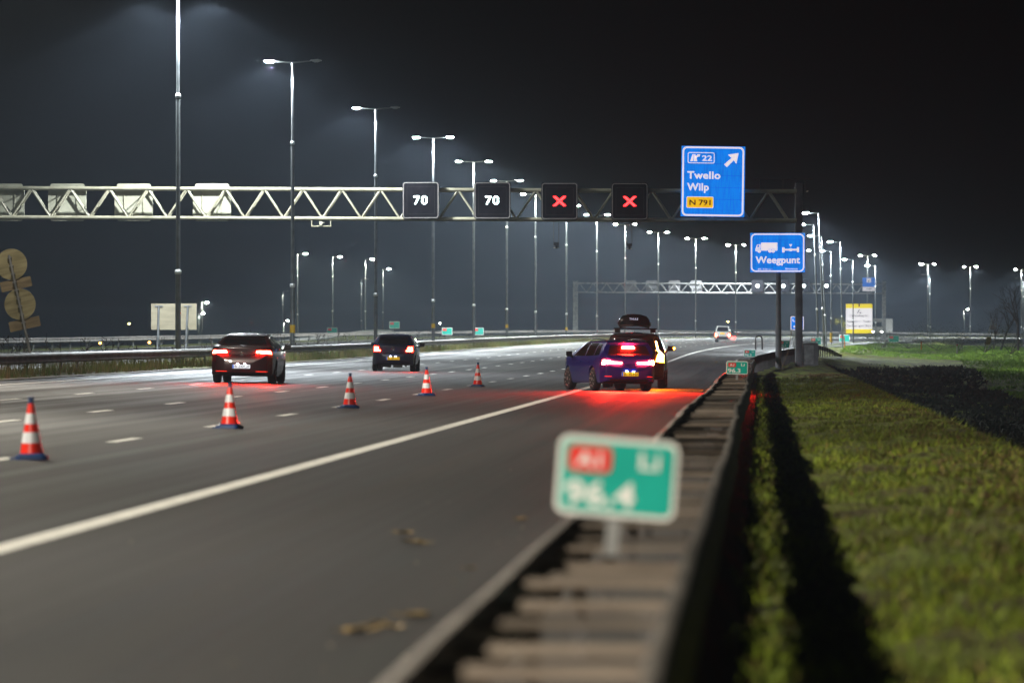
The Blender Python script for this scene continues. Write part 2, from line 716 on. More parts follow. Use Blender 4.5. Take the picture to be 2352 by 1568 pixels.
mk = MB()
marking_strip(mk, -50, 640, 5.07, 0.22)
marking_strip(mk, -50, 1300, 19.95, 0.18)
marking_strip(mk, -50, 1300, 27.0, 0.2)
marking_strip(mk, -50, 1300, 40.3, 0.2)
for u, ph, wd in ((8.57, 57.3, 0.16), (12.07, 58.0, 0.16), (15.75, 59.7, 0.14), (30.5, 3, 0.15), (34, 5, 0.15), (37.3, 8, 0.15)):
    s = ph - 120
    while s < 900:
        if s > -40:
            marking_strip(mk, s - 1.5, s + 1.5, u, wd)
        s += 12
s = 640
while s < 900:
    marking_strip(mk, s, s + 3, 5.07, 0.3)
    s += 12
tag(mk.build('road_markings', M['paint']), kind='structure')


def uneven(name, s0, s1, ua, ub, mat_, z=0.004):
    return road_sheet(name, s0, s1, ua, ub, mat_, z, 2)


M['gap_shade'] = noisy('gap_shade', (0.006, 0.0055, 0.005), (0.014, 0.012, 0.010), 8, (0.8, 0.95))
uneven('barrier_shade_strip', -40, 226, 0.10, 1.19, M['gap_shade'], -0.022)  # near-black strip painted in as the shade between the barrier's spacers
# dusty strip of gravel along the far edge of the pavement
M['gravel'] = noisy('gravel', (0.16, 0.14, 0.11), (0.34, 0.30, 0.24), 9, (0.8, 0.95), bump=0.3)
uneven('gravel_edge', 40, 900, 21.35, lambda s: 21.72 + 0.12 * sin(s * 0.21) + 0.08 * sin(s * 0.77), M['gravel'], 0.035)

# ------------------------------------------------------------------ grass and weeds (uncountable)
def blades(name, mat_, spots, hmin, hmax, wd, lean=0.5):
    vs, fs = [], []
    for (x, y, z) in spots:
        for _ in range(3):
            a = random.uniform(0, 2 * pi)
            h = random.uniform(hmin, hmax)
            ww = wd * random.uniform(0.6, 1.3)
            ox, oy = random.gauss(0, 0.05), random.gauss(0, 0.05)
            lx, ly = random.gauss(0, lean) * h, random.gauss(0, lean) * h
            n = len(vs)
            vs += [(x + ox - ww * cos(a), y + oy - ww * sin(a), z - 0.02), (x + ox + ww * cos(a), y + oy + ww * sin(a), z - 0.02),
                   (x + ox + lx, y + oy + ly, z + h)]
            fs.append((n, n + 1, n + 2))
    o = mobj(name, vs, fs, mat_)
    return o


def zg(s, u):
    return 0.0156 * min(46, max(-6, u)) + rise(s) + zlocal(s, u)


sp = []
for i in range(34000):
    s = 10 + 190 * random.random() ** 1.6
    v = random.uniform(-0.15, 4.6)
    if sin(s * 1.3 + 2 * sin(v * 2.2)) * sin(v * 3.1 + s * 0.5) < random.uniform(-1.3, 0.4) and random.random() < 0.6:
        continue
    p = pos(s, -v)
    sp.append((p.x, p.y, zg(s, -v)))
g = blades('grass', blade_mat('grass_blade', [(0.040, 0.025, 0.009), (0.080, 0.065, 0.012), (0.09, 0.13, 0.012), (0.16, 0.21, 0.016), (0.21, 0.26, 0.018), (0.25, 0.18, 0.05)]),
           sp, 0.02, 0.13, 0.012, 0.8)
tag(g, 'short yellowish green grass covering the verge beside the barrier', 'grass', kind='stuff')
sp = []
for i in range(9000):
    s = 30 + 190 * random.random() ** 1.5
    v = min(3.5, random.gauss(2.9, 0.55))
    p = pos(s, -v)
    sp.append((p.x, p.y, zg(s, -v) + 0.015))
g = blades('leaf_litter', blade_mat('litter', [(0.10, 0.06, 0.025), (0.16, 0.10, 0.04), (0.06, 0.045, 0.02), (0.22, 0.15, 0.06)]), sp, 0.01, 0.05, 0.03, 1.2)
tag(g, 'brown dead leaves and stalks strewn along the crest of the verge', 'leaf litter', kind='stuff')
sp, sd_ = [], []
for i in range(110000):
    s = random.uniform(50, 640)
    v = random.uniform(3.9, 26) if random.random() < 0.5 else random.uniform(3.9, 70)
    p = pos(s, -v)
    hgt = right_height(p.x, p.y)
    foot = np.interp(1176 + p.x * F / p.y, [1900, 1940, 2069, 2173, 2277, 2352, 2600], [395, 400, 470, 413, 289, 257, 205])
    if p.y > foot and v > 6:
        sp.append((p.x, p.y, zg(s, -v)))
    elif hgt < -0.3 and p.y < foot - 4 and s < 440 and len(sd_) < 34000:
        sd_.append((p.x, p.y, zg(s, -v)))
g = blades('grass', blade_mat('bank_blade', [(0.07, 0.12, 0.012), (0.11, 0.20, 0.016), (0.16, 0.27, 0.022), (0.15, 0.20, 0.03)]), sp, 0.06, 0.2, 0.05, 0.5)
tag(g, 'mown green grass on the bank beyond the dark hollow', 'grass', kind='stuff')
g = blades('shade_blades', blade_mat('hollow_shade_blade', [(0.010, 0.008, 0.005), (0.020, 0.016, 0.008), (0.014, 0.018, 0.006), (0.03, 0.022, 0.012)]), sd_, 0.08, 0.26, 0.10, 0.8)  # near-black blades put in as the darkness of the unlit hollow
tag(g, 'near-black blades put in as shade over the hollow beyond the verge', 'shade_blades', kind='stuff')
sp = []
for i in range(24000):
    s = 80 + 520 * random.random() ** 1.7
    u = random.uniform(21.75, 22.75) if random.random() < 0.75 else random.uniform(23.5, 25.5)
    p = pos(s, u)
    if sin(s * 0.13) + sin(s * 0.037 + 1) < random.uniform(-2.2, 1.2):
        sp.append((p.x, p.y, zg(s, u)))
    elif random.random() < 0.4:
        sp.append((p.x, p.y, zg(s, u)))
g = blades('weeds', blade_mat('weed_blade', [(0.16, 0.11, 0.05), (0.24, 0.17, 0.08), (0.12, 0.15, 0.03), (0.08, 0.13, 0.025), (0.20, 0.15, 0.09)]),
           sp, 0.12, 0.50, 0.012, 0.3)
tag(g, 'tall brown and green weeds growing under the median barrier', 'weeds', kind='stuff')
mbw = MB()
for i in range(190):
    s = random.choice([random.uniform(150, 420), random.gauss(255, 25), random.uniform(90, 200)])
    u = random.uniform(23.6, 25.4)
    p = pos(s, u, 0.0)
    h = random.uniform(0.7, 1.35)
    q = p + Vector((random.gauss(0, 0.12), random.gauss(0, 0.1), h))
    mbw.tube(p, q, 0.012, 0.006, 4)
    for k in range(random.randint(1, 4)):
        b = p.lerp(q, random.uniform(0.5, 0.98))
        mbw.tube(b, b + Vector((random.gauss(0, 0.10), random.gauss(0, 0.08), random.uniform(0.04, 0.2))), 0.007, 0.02, 4)
tag(mbw.build('dry_stalks', M['bark']), 'dark dry weed stalks standing behind the median barrier', 'dry stalks', kind='stuff')

gr = MB()
rndg = random.Random(12)
for i in range(90):
    s = 16 + 130 * rndg.random() ** 2
    u = 1.25 + 4.2 * rndg.random() ** 2.2
    p = pos(s, u, 0.006)
    r = rndg.uniform(0.004, 0.014)
    gr.lathe([(r * 0.6, 0), (r, r * 0.5), (r * 0.5, r)], 5, Matrix.Translation(p) @ Matrix.Rotation(rndg.uniform(0, 6), 4, 'Z'))
tag(gr.build('grit', noisy('grit_stone', (0.10, 0.085, 0.06), (0.30, 0.26, 0.20), 3, (0.6, 0.9))), 'loose grit scattered over the hard shoulder by the barrier', 'grit', kind='stuff')

# ------------------------------------------------------------------ guard rails
W_SEC = [(0.0, 0.0), (0.035, 0.012), (0.08, 0.05), (0.08, 0.095), (0.03, 0.14), (0.03, 0.17), (0.08, 0.215), (0.08, 0.26), (0.035, 0.298), (0.0, 0.31)]


def wiggle(s, k=1.0):
    k *= 0.25 + 0.75 * smooth(25, 75, s)
    return k * (0.022 * sin(s * 0.11) + 0.016 * sin(s * 0.37 + 1.0) + 0.010 * sin(s * 0.9))


def beam(mb, s0, s1, uf, zf, side, step=2.0, thick=0.012, wk=1.0):
    """W-profile beam; side +1 bulges to larger u"""
    rows = []
    s = s0
    while s <= s1 + 1e-6:
        u, z = uf(s), zf(s)
        sec = []
        for d, h in W_SEC:
            sec.append(pos(s, u + side * d + wiggle(s, wk), z - 0.31 + h + 0.4 * wiggle(s + 7, wk)))
        for d, h in W_SEC[::-1]:
            sec.append(pos(s, u + side * (d - thick) + wiggle(s, wk), z - 0.31 + h + 0.4 * wiggle(s + 7, wk)))
        sec.append(sec[0])
        rows.append(sec)
        s += step
    mb.grid(rows)


def limit_parts(items, n=100):
    return items[:n], items[n:]


rung_rnd = random.Random(31)
M['rung_pale'] = noisy('spacer_pale', (0.13, 0.10, 0.078), (0.21, 0.168, 0.132), 2.5, (0.85, 0.95), spec=0.1)
M['rung_dark'] = noisy('spacer_dark', (0.03, 0.022, 0.016), (0.07, 0.055, 0.042), 2.5, (0.85, 0.95), spec=0.1)


def double_barrier(label, s0, s1, uc, half, ztop, rung_step, rungs_lim, post_step, wk, rung_w, rung_z, step, top_plate=False):
    root = thing('guard_rail', label, 'guard rail', pos(max(s0, 15), uc))
    inv = root.matrix_basis.inverted()
    for sd in (1, -1):
        mb = MB()
        beam(mb, s0, s1, lambda s: uc + sd * half - sd * 0.08, lambda s: ztop, sd, step, wk=wk)
        mb.v = [inv @ v for v in mb.v]
        mb.build('beam', M['rail'], root, 50)
    rest = MB()
    k = 0
    s = s0 + 0.6
    while s < s1:
        mb = MB()
        jz = rung_rnd.gauss(0, 0.010) if rung_w > 0.3 else 0.0
        a = pos(s, uc + half - 0.08 + wiggle(s, wk), ztop + rung_z + jz)
        b = pos(s, uc - half + 0.08 + wiggle(s, wk), ztop + rung_z + jz + (rung_rnd.gauss(0, 0.008) if rung_w > 0.3 else 0.0))
        d = (b - a)
        Mx = Matrix.Translation((a + b) / 2) @ Matrix.Rotation(atan2(d.y, d.x), 4, 'Z') @ Matrix.Rotation(R(rung_rnd.gauss(0, 1.6)) if rung_w > 0.3 else 0.0, 4, 'X')
        mb.box((0, 0, 0), (d.length, rung_w, 0.014), Mx)
        if k < 100 and s < rungs_lim:
            mb.v = [inv @ v for v in mb.v]
            mb.build('spacer', M[rung_rnd.choice(['rung', 'rung_pale', 'rung_pale'] if s < 34 else ['rung', 'rung', 'rung_pale', 'rung_dark'])], root)
            k += 1
        else:
            rest.add(mb.v, mb.f)
        s += rung_step
    if rest.v:
        rest.v = [inv @ v for v in rest.v]
        tag(rest.build('spacers', M['rung'], root), kind='stuff')
    rest = MB()
    k = 0
    s = s0 + 1.0
    while s < s1:
        for du in ((-half * 0.55, half * 0.55) if half > 0.3 and post_step > 4.5 else (0,)):
            mb = MB()
            p = pos(s, uc + du, -0.1)
            mb.box((p.x, p.y, p.z + (ztop + 0.05) / 2 - 0.02), (0.07, 0.12, ztop + 0.05))
            if k < 100:
                mb.v = [inv @ v for v in mb.v]
                mb.build('post', M['dark_steel'] if half > 0.3 and post_step > 4.5 else M['galv'], root)
                k += 1
            else:
                rest.add(mb.v, mb.f)
        s += post_step
    if rest.v:
        rest.v = [inv @ v for v in rest.v]
        tag(rest.build('posts', M['galv'], root), kind='stuff')
    if top_plate:
        rows = []
        s = s0
        while s <= s1:
            rows.append([pos(s, uc + half - 0.09 + wiggle(s, wk), ztop + 0.004), pos(s, uc - half + 0.09 + wiggle(s, wk), ztop + 0.004)])
            s += step
        mb = MB().grid(rows)
        mb.v = [inv @ v for v in mb.v]
        mb.build('cover_strip', M['galv'], root)
    return root


# near barrier beside the hard shoulder (rail tops run 0.57 m over the carriageway's plane)
double_barrier('double steel guard rail with ladder spacers, nearest the camera beside the hard shoulder', 8, 228, 0.62, 0.40, 0.575, 1.22,
               140, 5.0, 1.0, 0.40, -0.06, 1.0)
# median barrier along the far side of the carriageway
double_barrier('long grey guard rail along the median, behind the moving cars', 60, 1150, 23.0, 0.40, 0.70, 4.0, 500, 4.0, 0.6, 0.1, -0.04, 4.0,
               True)
# rails of the opposite carriageway
double_barrier('distant pale guard rail along the far side of the opposite carriageway', 60, 1250, 42.6, 0.25, 0.72, 8.0, 10, 8.0, 0.6, 0.1, -0.04, 6.0,
               True)


def flared_rail():
    P = [(226, 0.35, 0.62), (240, 0.05, 0.68), (270, -0.9, 0.76), (300, -2.0, 0.80), (330, -3.1, 0.80), (352, -4.0, 0.80), (362, -4.6, 0.66),
         (372, -5.3, 0.34), (380, -5.9, 0.02)]

    def ip(s, k):
        for a, b in zip(P[:-1], P[1:]):
            if a[0] <= s <= b[0]:
                t = (s - a[0]) / (b[0] - a[0])
                return a[k] + (b[k] - a[k]) * t
        return P[-1][k]
    root = thing('guard_rail', 'dark single guard rail flaring away from the road and dipping into the grass', 'guard rail', pos(230, 0.3))
    inv = root.matrix_basis.inverted()
    mb = MB()
    beam(mb, 226, 380, lambda s: ip(s, 1), lambda s: ip(s, 2), 1, 2.0, wk=0.5)
    mb.v = [inv @ v for v in mb.v]
    mb.build('beam', M['dark_steel'], root, 50)
    s = 227
    while s < 372:
        mb = MB()
        p = pos(s, ip(s, 1) - 0.05, -0.2)
        h = ip(s, 2) + 0.18
        mb.box((p.x, p.y, p.z + h / 2), (0.09, 0.09, h))
        mb.v = [inv @ v for v in mb.v]
        mb.build('post', M['dark_steel'], root)
        s += 3.0


flared_rail()

# hoop standing at the end of the near barrier
hp = thing('metal_hoop', 'dark tubular hoop standing at the end of the near guard rail', 'hoop', at(1743, 803, 226))
mb = MB()
pts = [(-0.145, 0, 0)] + [(0.145 * cos(a), 0, 0.47 + 0.145 * sin(a)) for a in [pi - i * pi / 10 for i in range(11)]] + [(0.145, 0, 0)]
mb.path(pts, 0.035, 8)
mb.build('tube', M['dark_steel'], hp, 60)

# far right rail of the curving motorway and a bridge railing
def px_rail(label, name, pts, h, mat_, post_h, n_post, cat, rail_r=0.12):
    """rail along true points"""
    P = [Vector(p) for p in pts]
    root = thing(name, label, cat, P[0] - Vector((0, 0, post_h)))
    inv = Matrix.Translation(-Vector(root.location))
    mb = MB()
    for a, b in zip(P[:-1], P[1:]):
        d = b - a
        nrm = Vector((d.y, -d.x, 0)).normalized() * 0.04
        mb.add([a - nrm, a + nrm, b + nrm, b - nrm, a - nrm - Vector((0, 0, h)), a + nrm - Vector((0, 0, h)), b + nrm - Vector((0, 0, h)), b - nrm - Vector((0, 0, h))],
               [(0, 1, 2, 3), (7, 6, 5, 4), (0, 3, 7, 4), (1, 5, 6, 2), (0, 4, 5, 1), (3, 2, 6, 7)])
    mb.v = [inv @ v for v in mb.v]
    mb.build('beam', mat_, root)
    L = [0]
    for a, b in zip(P[:-1], P[1:]):
        L.append(L[-1] + (b - a).length)
    for i in range(n_post):
        d = L[-1] * (i + 0.5) / n_post
        for k in range(len(P) - 1):
            if L[k] <= d <= L[k + 1]:
                q = P[k].lerp(P[k + 1], (d - L[k]) / (L[k + 1] - L[k]))
        m2 = MB().box((q.x, q.y, q.z - post_h / 2), (0.1, 0.1, post_h))
        m2.v = [inv @ v for v in m2.v]
        m2.build('post', mat_, root)
    return root


# ------------------------------------------------------------------ lamp posts
def lamp_proto(kind, H, r_bot):
    """kind 'double' or 'single'; H = height of the lamp arm over the foot; arm along local X"""
    root = empty('lamp_post')
    h1, h2 = H * 0.28, H * 0.74
    mb = MB()
    mb.lathe([(r_bot * 1.05, -0.3), (r_bot, h1)], 12)
    mb.lathe([(r_bot * 0.80, h1), (r_bot * 0.78, h2)], 12)
    mb.lathe([(r_bot * 0.60, h2), (r_bot * 0.5, H)], 12)
    mb.build('pole', M['pole'], root, 40)
    for z, r in ((h1, r_bot), (h2, r_bot * 0.8)):
        MB().lathe([(r * 1.0, z - 0.10), (r * 1.22, z - 0.07), (r * 1.22, z + 0.03), (r * 0.85, z + 0.10)], 12).build('collar', M['collar'], root, 40)
    sides = (-1, 1) if kind == 'double' else (-1,)
    al = 0.95 if kind == 'double' else 0.75
    for sd in sides:
        MB().tube((0, 0, H - 0.03), (sd * al, 0, H + 0.05), 0.04, 0.03, 8).build('arm', M['pole'], root, 40)
        hd = MB()
        prof = [(-0.30, 0.0), (-0.24, 0.06), (0.12, 0.085), (0.30, 0.05), (0.30, 0.0)]
        hd.prism([(sd * (al + 0.22) + x, H + 0.05 + z) for x, z in prof], -0.14, 0.14)
        h = hd.build('lamp_head', M['head'], root, 40)
        ln = MB()
        cx = sd * (al + 0.24)
        ln.add([(cx - 0.22, -0.11, H + 0.045), (cx + 0.22, -0.11, H + 0.045), (cx + 0.22, 0.11, H + 0.045), (cx - 0.22, 0.11, H + 0.045),
                (cx - 0.10, -0.03, H - 0.015), (cx + 0.10, -0.03, H - 0.015), (cx + 0.10, 0.03, H - 0.015), (cx - 0.10, 0.03, H - 0.015)],
               [(0, 1, 5, 4), (1, 2, 6, 5), (2, 3, 7, 6), (3, 0, 4, 7), (4, 5, 6, 7)])
        ln.build('lens', M['lens_off'], h)
    root['_H'] = H
    root['_al'] = al
    return root


def set_lenses(root, mats):
    k = 0
    for ch in root.children:
        if ch.name.startswith('lamp_head'):
            for ln in ch.children:
                m = mats[k]
                if m != 'lens_off':
                    ln.data = ln.data.copy()
                    ln.data.materials.clear()
                    ln.data.materials.append(M[m])
            k += 1


LIGHTS = {}


VA = [0, 10, 20, 30, 40, 50, 55, 59, 62, 65, 68, 72, 76, 80, 85, 90]
ACROSS = [0.22, 0.23, 0.27, 0.36, 0.58, 1.00, 1.38, 1.62, 1.15, 0.35, 0.09, 0.03, 0.015, 0.008, 0.004, 0.0]
ALONG = [0.22, 0.23, 0.28, 0.42, 0.70, 1.05, 1.25, 1.38, 1.40, 1.35, 1.20, 0.90, 0.45, 0.05, 0.01, 0.0]


def luminaire_text(name, along, across):
    """photometric table of a road luminaire: wing-shaped, cut off above about 62 degrees across the road"""
    mid = [0.5 * (p + q) for p, q in zip(along, across)]
    rows = {0: along, 45: mid, 90: across}
    L = ['IESNA:LM-63-1995', 'TILT=NONE', '1 -1 14.15 %d 3 1 2 0 0 0' % len(VA), '1 1 0', ' '.join(str(v) for v in VA), '0 45 90']
    for h in (0, 45, 90):
        L.append(' '.join('%.3f' % c for c in rows[h]))
    t = bpy.data.texts.new(name)
    t.write('\n'.join(L) + '\n')
    return t


IES_WIDE = luminaire_text('road_luminaire', ALONG, ACROSS)
IES_SWAP = luminaire_text('ramp_luminaire', [0.5 * (p + q) for p, q in zip(ALONG, ACROSS)], ACROSS)


def spot_data(power, col, half=59.0, table=None):
    key = (round(power), col, half, table)
    if key not in LIGHTS:
        l = bpy.data.lights.new('lamp_light', 'SPOT')
        l.energy = power
        l.color = col
        l.spot_size = R(170)
        l.spot_blend = 0.05
        l.shadow_soft_size = 0.14
        l.use_nodes = True
        t = l.node_tree
        em = [n for n in t.nodes if n.type == 'EMISSION'][0]
        ie = t.nodes.new('ShaderNodeTexIES')
        ie.mode = 'INTERNAL'
        ie.ies = table or IES_WIDE
        t.links.new(ie.outputs['Fac'], em.inputs['Strength'])
        LIGHTS[key] = l
    return LIGHTS[key]


COOL = (0.86, 0.94, 1.0)
WARM = (1.0, 0.93, 0.78)
PALE = (0.95, 1.0, 0.86)


def lamp_light(root, sd, power, col, half=62.0, along=1.75, tilt=2):
    o = bpy.data.objects.new('lamp_light', spot_data(power, col, half))
    COL.objects.link(o)
    o.parent = root
    H, al = root['_H'], root['_al']
    o.location = (sd * (al + 0.24), 0, H - 0.19)
    o.rotation_euler = (0, -sd * R(tilt), 0)
    return o


ORD = ['nearest', 'second', 'third', 'fourth', 'fifth', 'sixth', 'seventh', 'eighth', 'ninth', 'tenth', 'eleventh', 'twelfth', 'thirteenth',
       'fourteenth', 'fifteenth', 'sixteenth']
proto_d = lamp_proto('double', 15.75, 0.112)
used = {'d': False}


def place_lamp(proto, loc, rz, label, group, lenses, lights, ry=0.0, sc=1.0, key='d'):
    if not used.get(key):
        o = proto
        used[key] = True
    else:
        o = copy_tree(proto)
    o.location = loc
    o.rotation_euler = (0, ry, rz)
    tag(o, label, 'street lamp', group)
    return o


# copies are taken before any lens is lit: place all first, then light them
jobs = []
MED = [(409, -9, 212), (672, 143, 262), (863, 250, 315), (995, 317, 360), (1088, 372, 408), (1164, 416, 457), (1230, 447, 499), (1301, 473, 541),
       (1371, 494, 580), (1436, 516, 627), (1512, 534, 672), (1598, 548, 712), (1690, 563, 761), (1840, 576, 808), (1992.5, 587, 853),
       (2131, 606.8, 950), (2228.5, 612.7, 983), (2346, 618.8, 1019)]
GM = 'double-headed lamp posts along the median'
med_words = ['before the gantry and the pale sign back, heads cut off', 'crossing the gantry truss beside the hanging camera frame',
             'standing behind the gantry and the small hatchback', 'behind the first lit 70 panel', 'behind the second lit 70 panel',
             'between the second 70 panel and the first red cross', 'behind the first red cross panel', 'between the two red cross panels',
             'just before the second red cross panel', 'seen below the second red cross panel', 'between the second red cross and the direction sign',
             'below the tall blue direction sign', 'just before the blue weighing point sign', 'hidden behind the blue weighing point sign',
             'above the far blue gantry sign and yellow notice', 'beyond the yellow notice with both heads bright', 'farther along the curve, near a small lamp',
             'farthest visible on the curve by the bare trees']
NEAR = [(-53, 24.3), (0, 24.3), (53, 24.2), (106, 24.1), (159, 24.0)]
for i, (px, py, d) in enumerate(MED):
    top = at(px, py, d)
    loc = top - Vector((0, 0, 15.75))
    if d < 560:
        sg = d * cos(TH)
        u_ = uv_of(px, d)
    rz = -heading(d)
    o = place_lamp(proto_d, loc, rz, 'double-headed lamp post ' + med_words[i], GM, None, None)
    jobs.append((o, 'med', i, d))
for s, u in NEAR:
    # the row carried on unseen, added to light near road, signs and cones
    o = place_lamp(proto_d, pos(s, u, 0.05), -TH, 'unseen double-headed lamp post outside the frame, %s of the median row' % {-53: 'well behind the camera', 0: 'level with the camera', 53: 'nearest ahead of the camera', 106: 'before the traffic cones', 159: 'last before the visible part'}[s], GM, None, None)
    jobs.append((o, 'near', s, s))

proto_s = lamp_proto('single', 10.0, 0.085)
RAMP = [((1880, 489), (1893, 795), 483, 1), ((1869.4, 515.5), (1879, 786), 548, 1), ((1887, 541.7), (1898, 795), 585, 1), ((1930, 556), (1935, 793), 625, 1),
        ((1909, 577), (1909, 791.6), 692, 1), ((1958.7, 596.4), (1960, 790), 763, 1), ((2010.4, 610.7), (2012, 791.6), 818, 1),
        ((2136, 631.7), (2137, 796.5), 897, 0), ((2350.5, 640), (2351, 800), 930, 0)]
ramp_words = ['tallest of the leaning single lamps by the gantry leg', 'closest to the gantry leg with a bright head', 'short leaning single lamp between taller ones',
              'bright single lamp before the yellow notice', 'straight single lamp just after the leaning ones', 'single lamp standing in front of the yellow notice',
              'single lamp at the far edge of the yellow notice', 'single lamp on the grass bank by a double one', 'single lamp at the frame edge by bare trees']
GR = 'single-headed lamps along the exit'
for i, (t, b, d, on) in enumerate(RAMP):
    d *= 0.8
    T, B = at(t[0], t[1], d), at(b[0], b[1], d)
    ln = (T - B)
    ry = atan2(ln.x, ln.z)
    loc = T - ln.normalized() * 10.0
    o = place_lamp(proto_s, loc, 0.0, 'grey lamp post, ' + ramp_words[i], GR, None, None, ry, 1.0, 's')
    jobs.append((o, 'ramp', i, d))

for k_, (x_, y_) in enumerate(((46.0, 330.0),)):
    # lamp added outside the frame to light the grass bank
    o = place_lamp(proto_s, (x_, y_, right_height(x_, y_)), 0.0, 'added grey single lamp post, unseen, lighting the grass bank',
                   GR, None, None, 0.0, 1.0, 's')
    jobs.append((o, 'ramp', 1, y_))
proto_l = lamp_proto('single', 10.0, 0.10)
LEFT = [((683, 583.6), 617, 1), ((763.6, 590.5), 690, 1), ((839, 596), 720, 1), ((830, 641.7), 900, 0), ((879.5, 618), 860, 1), ((649.4, 669), 1000, 0),
        ((652, 737), 1350, 1), ((464, 694.7), 1050, 1), ((456.5, 719.8), 1250, 1), ((2214, 710.6), 1300, 1)]
left_words = ['beside the second median lamp post', 'rising from the green marker on the ramp', 'just before the third median post with a small bright head',
              'dim one beside a brighter small lamp', 'just past the third median post', 'dim one before the second median post', 'lowest one close to the dark saloon',
              'taller of two behind the pale sign back', 'shorter of two behind the pale sign back', 'tiny one far beyond the grass bank']
for i, (t, d, on) in enumerate(LEFT):
    T = at(t[0], t[1], d)
    o = place_lamp(proto_l, T - Vector((0, 0, 10.0)), pi, 'small distant lamp post, ' + left_words[i], 'small distant lamp posts', None, None, 0.0, 1.0, 'l')
    jobs.append((o, 'left', i, d))

for o, k, i, d in jobs:
    if k == 'med':
        rt = i not in (1, 2)
        lens = 'lens_cool' if i < 4 else 'lens_green'
        set_lenses(o, [lens, lens if rt else 'lens_off'])
        col = COOL
        al_ = 2.25 if i == 0 else 1.8
        lamp_light(o, -1, P_LED, col, 61.0, al_)
        lamp_light(o, 1, P_LED * (1.25 if i == 0 else 1.0 if rt else 0.12), col, 61.0, al_)
    elif k == 'near':
        set_lenses(o, ['lens_off', 'lens_off'])
        pw = {-53: 7.5, 0: 4.0, 53: 2.1, 106: 1.6, 159: 0.3}[i]  # raised powers make up for missing retroreflection on signs and cones
        if i > 60:
            lamp_light(o, -1, P_WARM * 0.3, WARM)
        lamp_light(o, 1, P_WARM * pw, WARM, 66.0, 2.2)
    elif k == 'ramp':
        set_lenses(o, ['lens_cool' if RAMP[i][3] else 'lens_off'])
        lamp_light(o, -1, P_LED * 1.0, COOL, 68.0, 1.9, -8)
    else:
        set_lenses(o, ['lens_green' if LEFT[i][2] else 'lens_off'])
        lamp_light(o, -1, P_LED * 0.55, PALE)

# yellow number bands on some of the median poles
for idx, (px, py, d, hh) in enumerate([(678, 755, 262, 0.40), (994, 748, 360, 0.30), (1164, 749, 457, 0.3), (1301, 755, 541, 0.3), (1906, 775, 553.6, 1.0)]):
    p = at(px, py, d)
    best = min((o for o, k, i, dd in jobs if abs(dd - d) < 1), key=lambda o: abs(o.location.x - p.x))
    mb = MB().lathe([(0.137, -hh / 2), (0.137, hh / 2)], 14)
    b = mb.build('number_band', M['sign_yellow'] if False else mat('band_yellow', (0.85, 0.5, 0.01), 0.5), best, 60)
    b.location = (0, 0, p.z - best.location.z)

# ------------------------------------------------------------------ gantries
def truss_gantry(label, d, x_left, x_right, top_l, bot_l, mats, leg_px, leg_base, extra_left, tone, group):
    """box truss across the road; pixel x range and chord heights are turned into metres at distance d"""
    k = d / F
    XL, XR = (x_left - 1176) * k, (x_right - 1176) * k
    zt, zb = CZ + (784 - top_l) * k, CZ + (784 - bot_l) * k
    root = thing('gantry', label, 'gantry', ((leg_px - 1176) * k, d, CZ + (784 - leg_base) * k))
    inv = Matrix.Translation(-Vector(root.location))
    dep = 1.1
    tilt = -0.004 * 1.0

    def zz(x, z):
        return z + (x - XL) * tilt
    for nm, z, y in (('top_chord', zt, 0), ('bottom_chord', zb, 0), ('top_chord', zt, dep), ('bottom_chord', zb, dep)):
        mb = MB().tube((XL, d + y, zz(XL, z)), (XR, d + y, zz(XR, z)), 0.098, n=12)
        mb.v = [inv @ v for v in mb.v]
        mb.build(nm, mats, root, 60)
    period = 2.02
    n = int((XR - XL) / period)
    for y in (0, dep):
        mb = MB()
        for i in range(n + 1):
            x0 = XL + i * period
            for xa, xb in ((x0, x0 + period / 2), (x0 + period, x0 + period / 2)):
                if xa < XR - 0.05 and xb < XR - 0.05:
                    mb.tube((xa, d + y, zz(xa, zb)), (xb, d + y, zz(xb, zt)), 0.055, n=8, cap=False)
        mb.v = [inv @ v for v in mb.v]
        mb.build('lattice', mats, root, 60)
    mb = MB()
    for i in range(n + 1):
        x0 = XL + i * period
        if x0 < XR - 0.05:
            mb.tube((x0, d, zz(x0, zb)), (x0, d + dep, zz(x0, zb)), 0.03, n=6, cap=False)
            mb.tube((x0 + period / 2, d, zz(x0, zt)), (x0 + period / 2, d + dep, zz(x0, zt)), 0.03, n=6, cap=False)
    mb.v = [inv @ v for v in mb.v]
    mb.build('cross_bracing', mats, root, 60)
    return root, inv, zz, zt, zb, dep


GD = 268.0
g1, inv1, zz1, zt1, zb1, dep1 = truss_gantry('big white truss gantry carrying lane signals and the tall blue direction sign', GD, -420, 1830, 430, 497, M['cream'], 1836, 845, 0, None, None)
kk = GD / F
# right leg and footing
mb = MB()
lx = (1836 - 1176) * kk
zb0 = CZ + (784 - 845) * kk
mb.prism(rr(0.385, 0.385, 0.05, 3), 0, 1)
vs = [Vector((v.x + lx, v.z + GD + 0.45, zb0 + v.y * (CZ + (784 - 420) * kk - zb0))) for v in mb.v]
m2 = MB()
m2.v = [inv1 @ v for v in vs]
m2.f = [f[::-1] for f in mb.f]
m2.build('leg', M['grey_post'], g1, 30)
mb = MB().box((lx, GD + 0.45, zb0 - 0.12), (0.75, 0.75, 0.32)).box((lx, GD + 0.45, zb0 + 0.08), (0.55, 0.55, 0.08))
mb.v = [inv1 @ v for v in mb.v]
mb.build('footing', M['concrete'], g1)
# left leg far outside the frame
mb = MB()
lx2 = (-420 - 1176) * kk + 0.3
mb.box((lx2, GD + 0.45, (zb0 + zt1) / 2 + 0.3), (0.385, 0.385, zt1 - zb0 + 0.6))
mb.v = [inv1 @ v for v in mb.v]
mb.build('leg', M['grey_post'], g1)
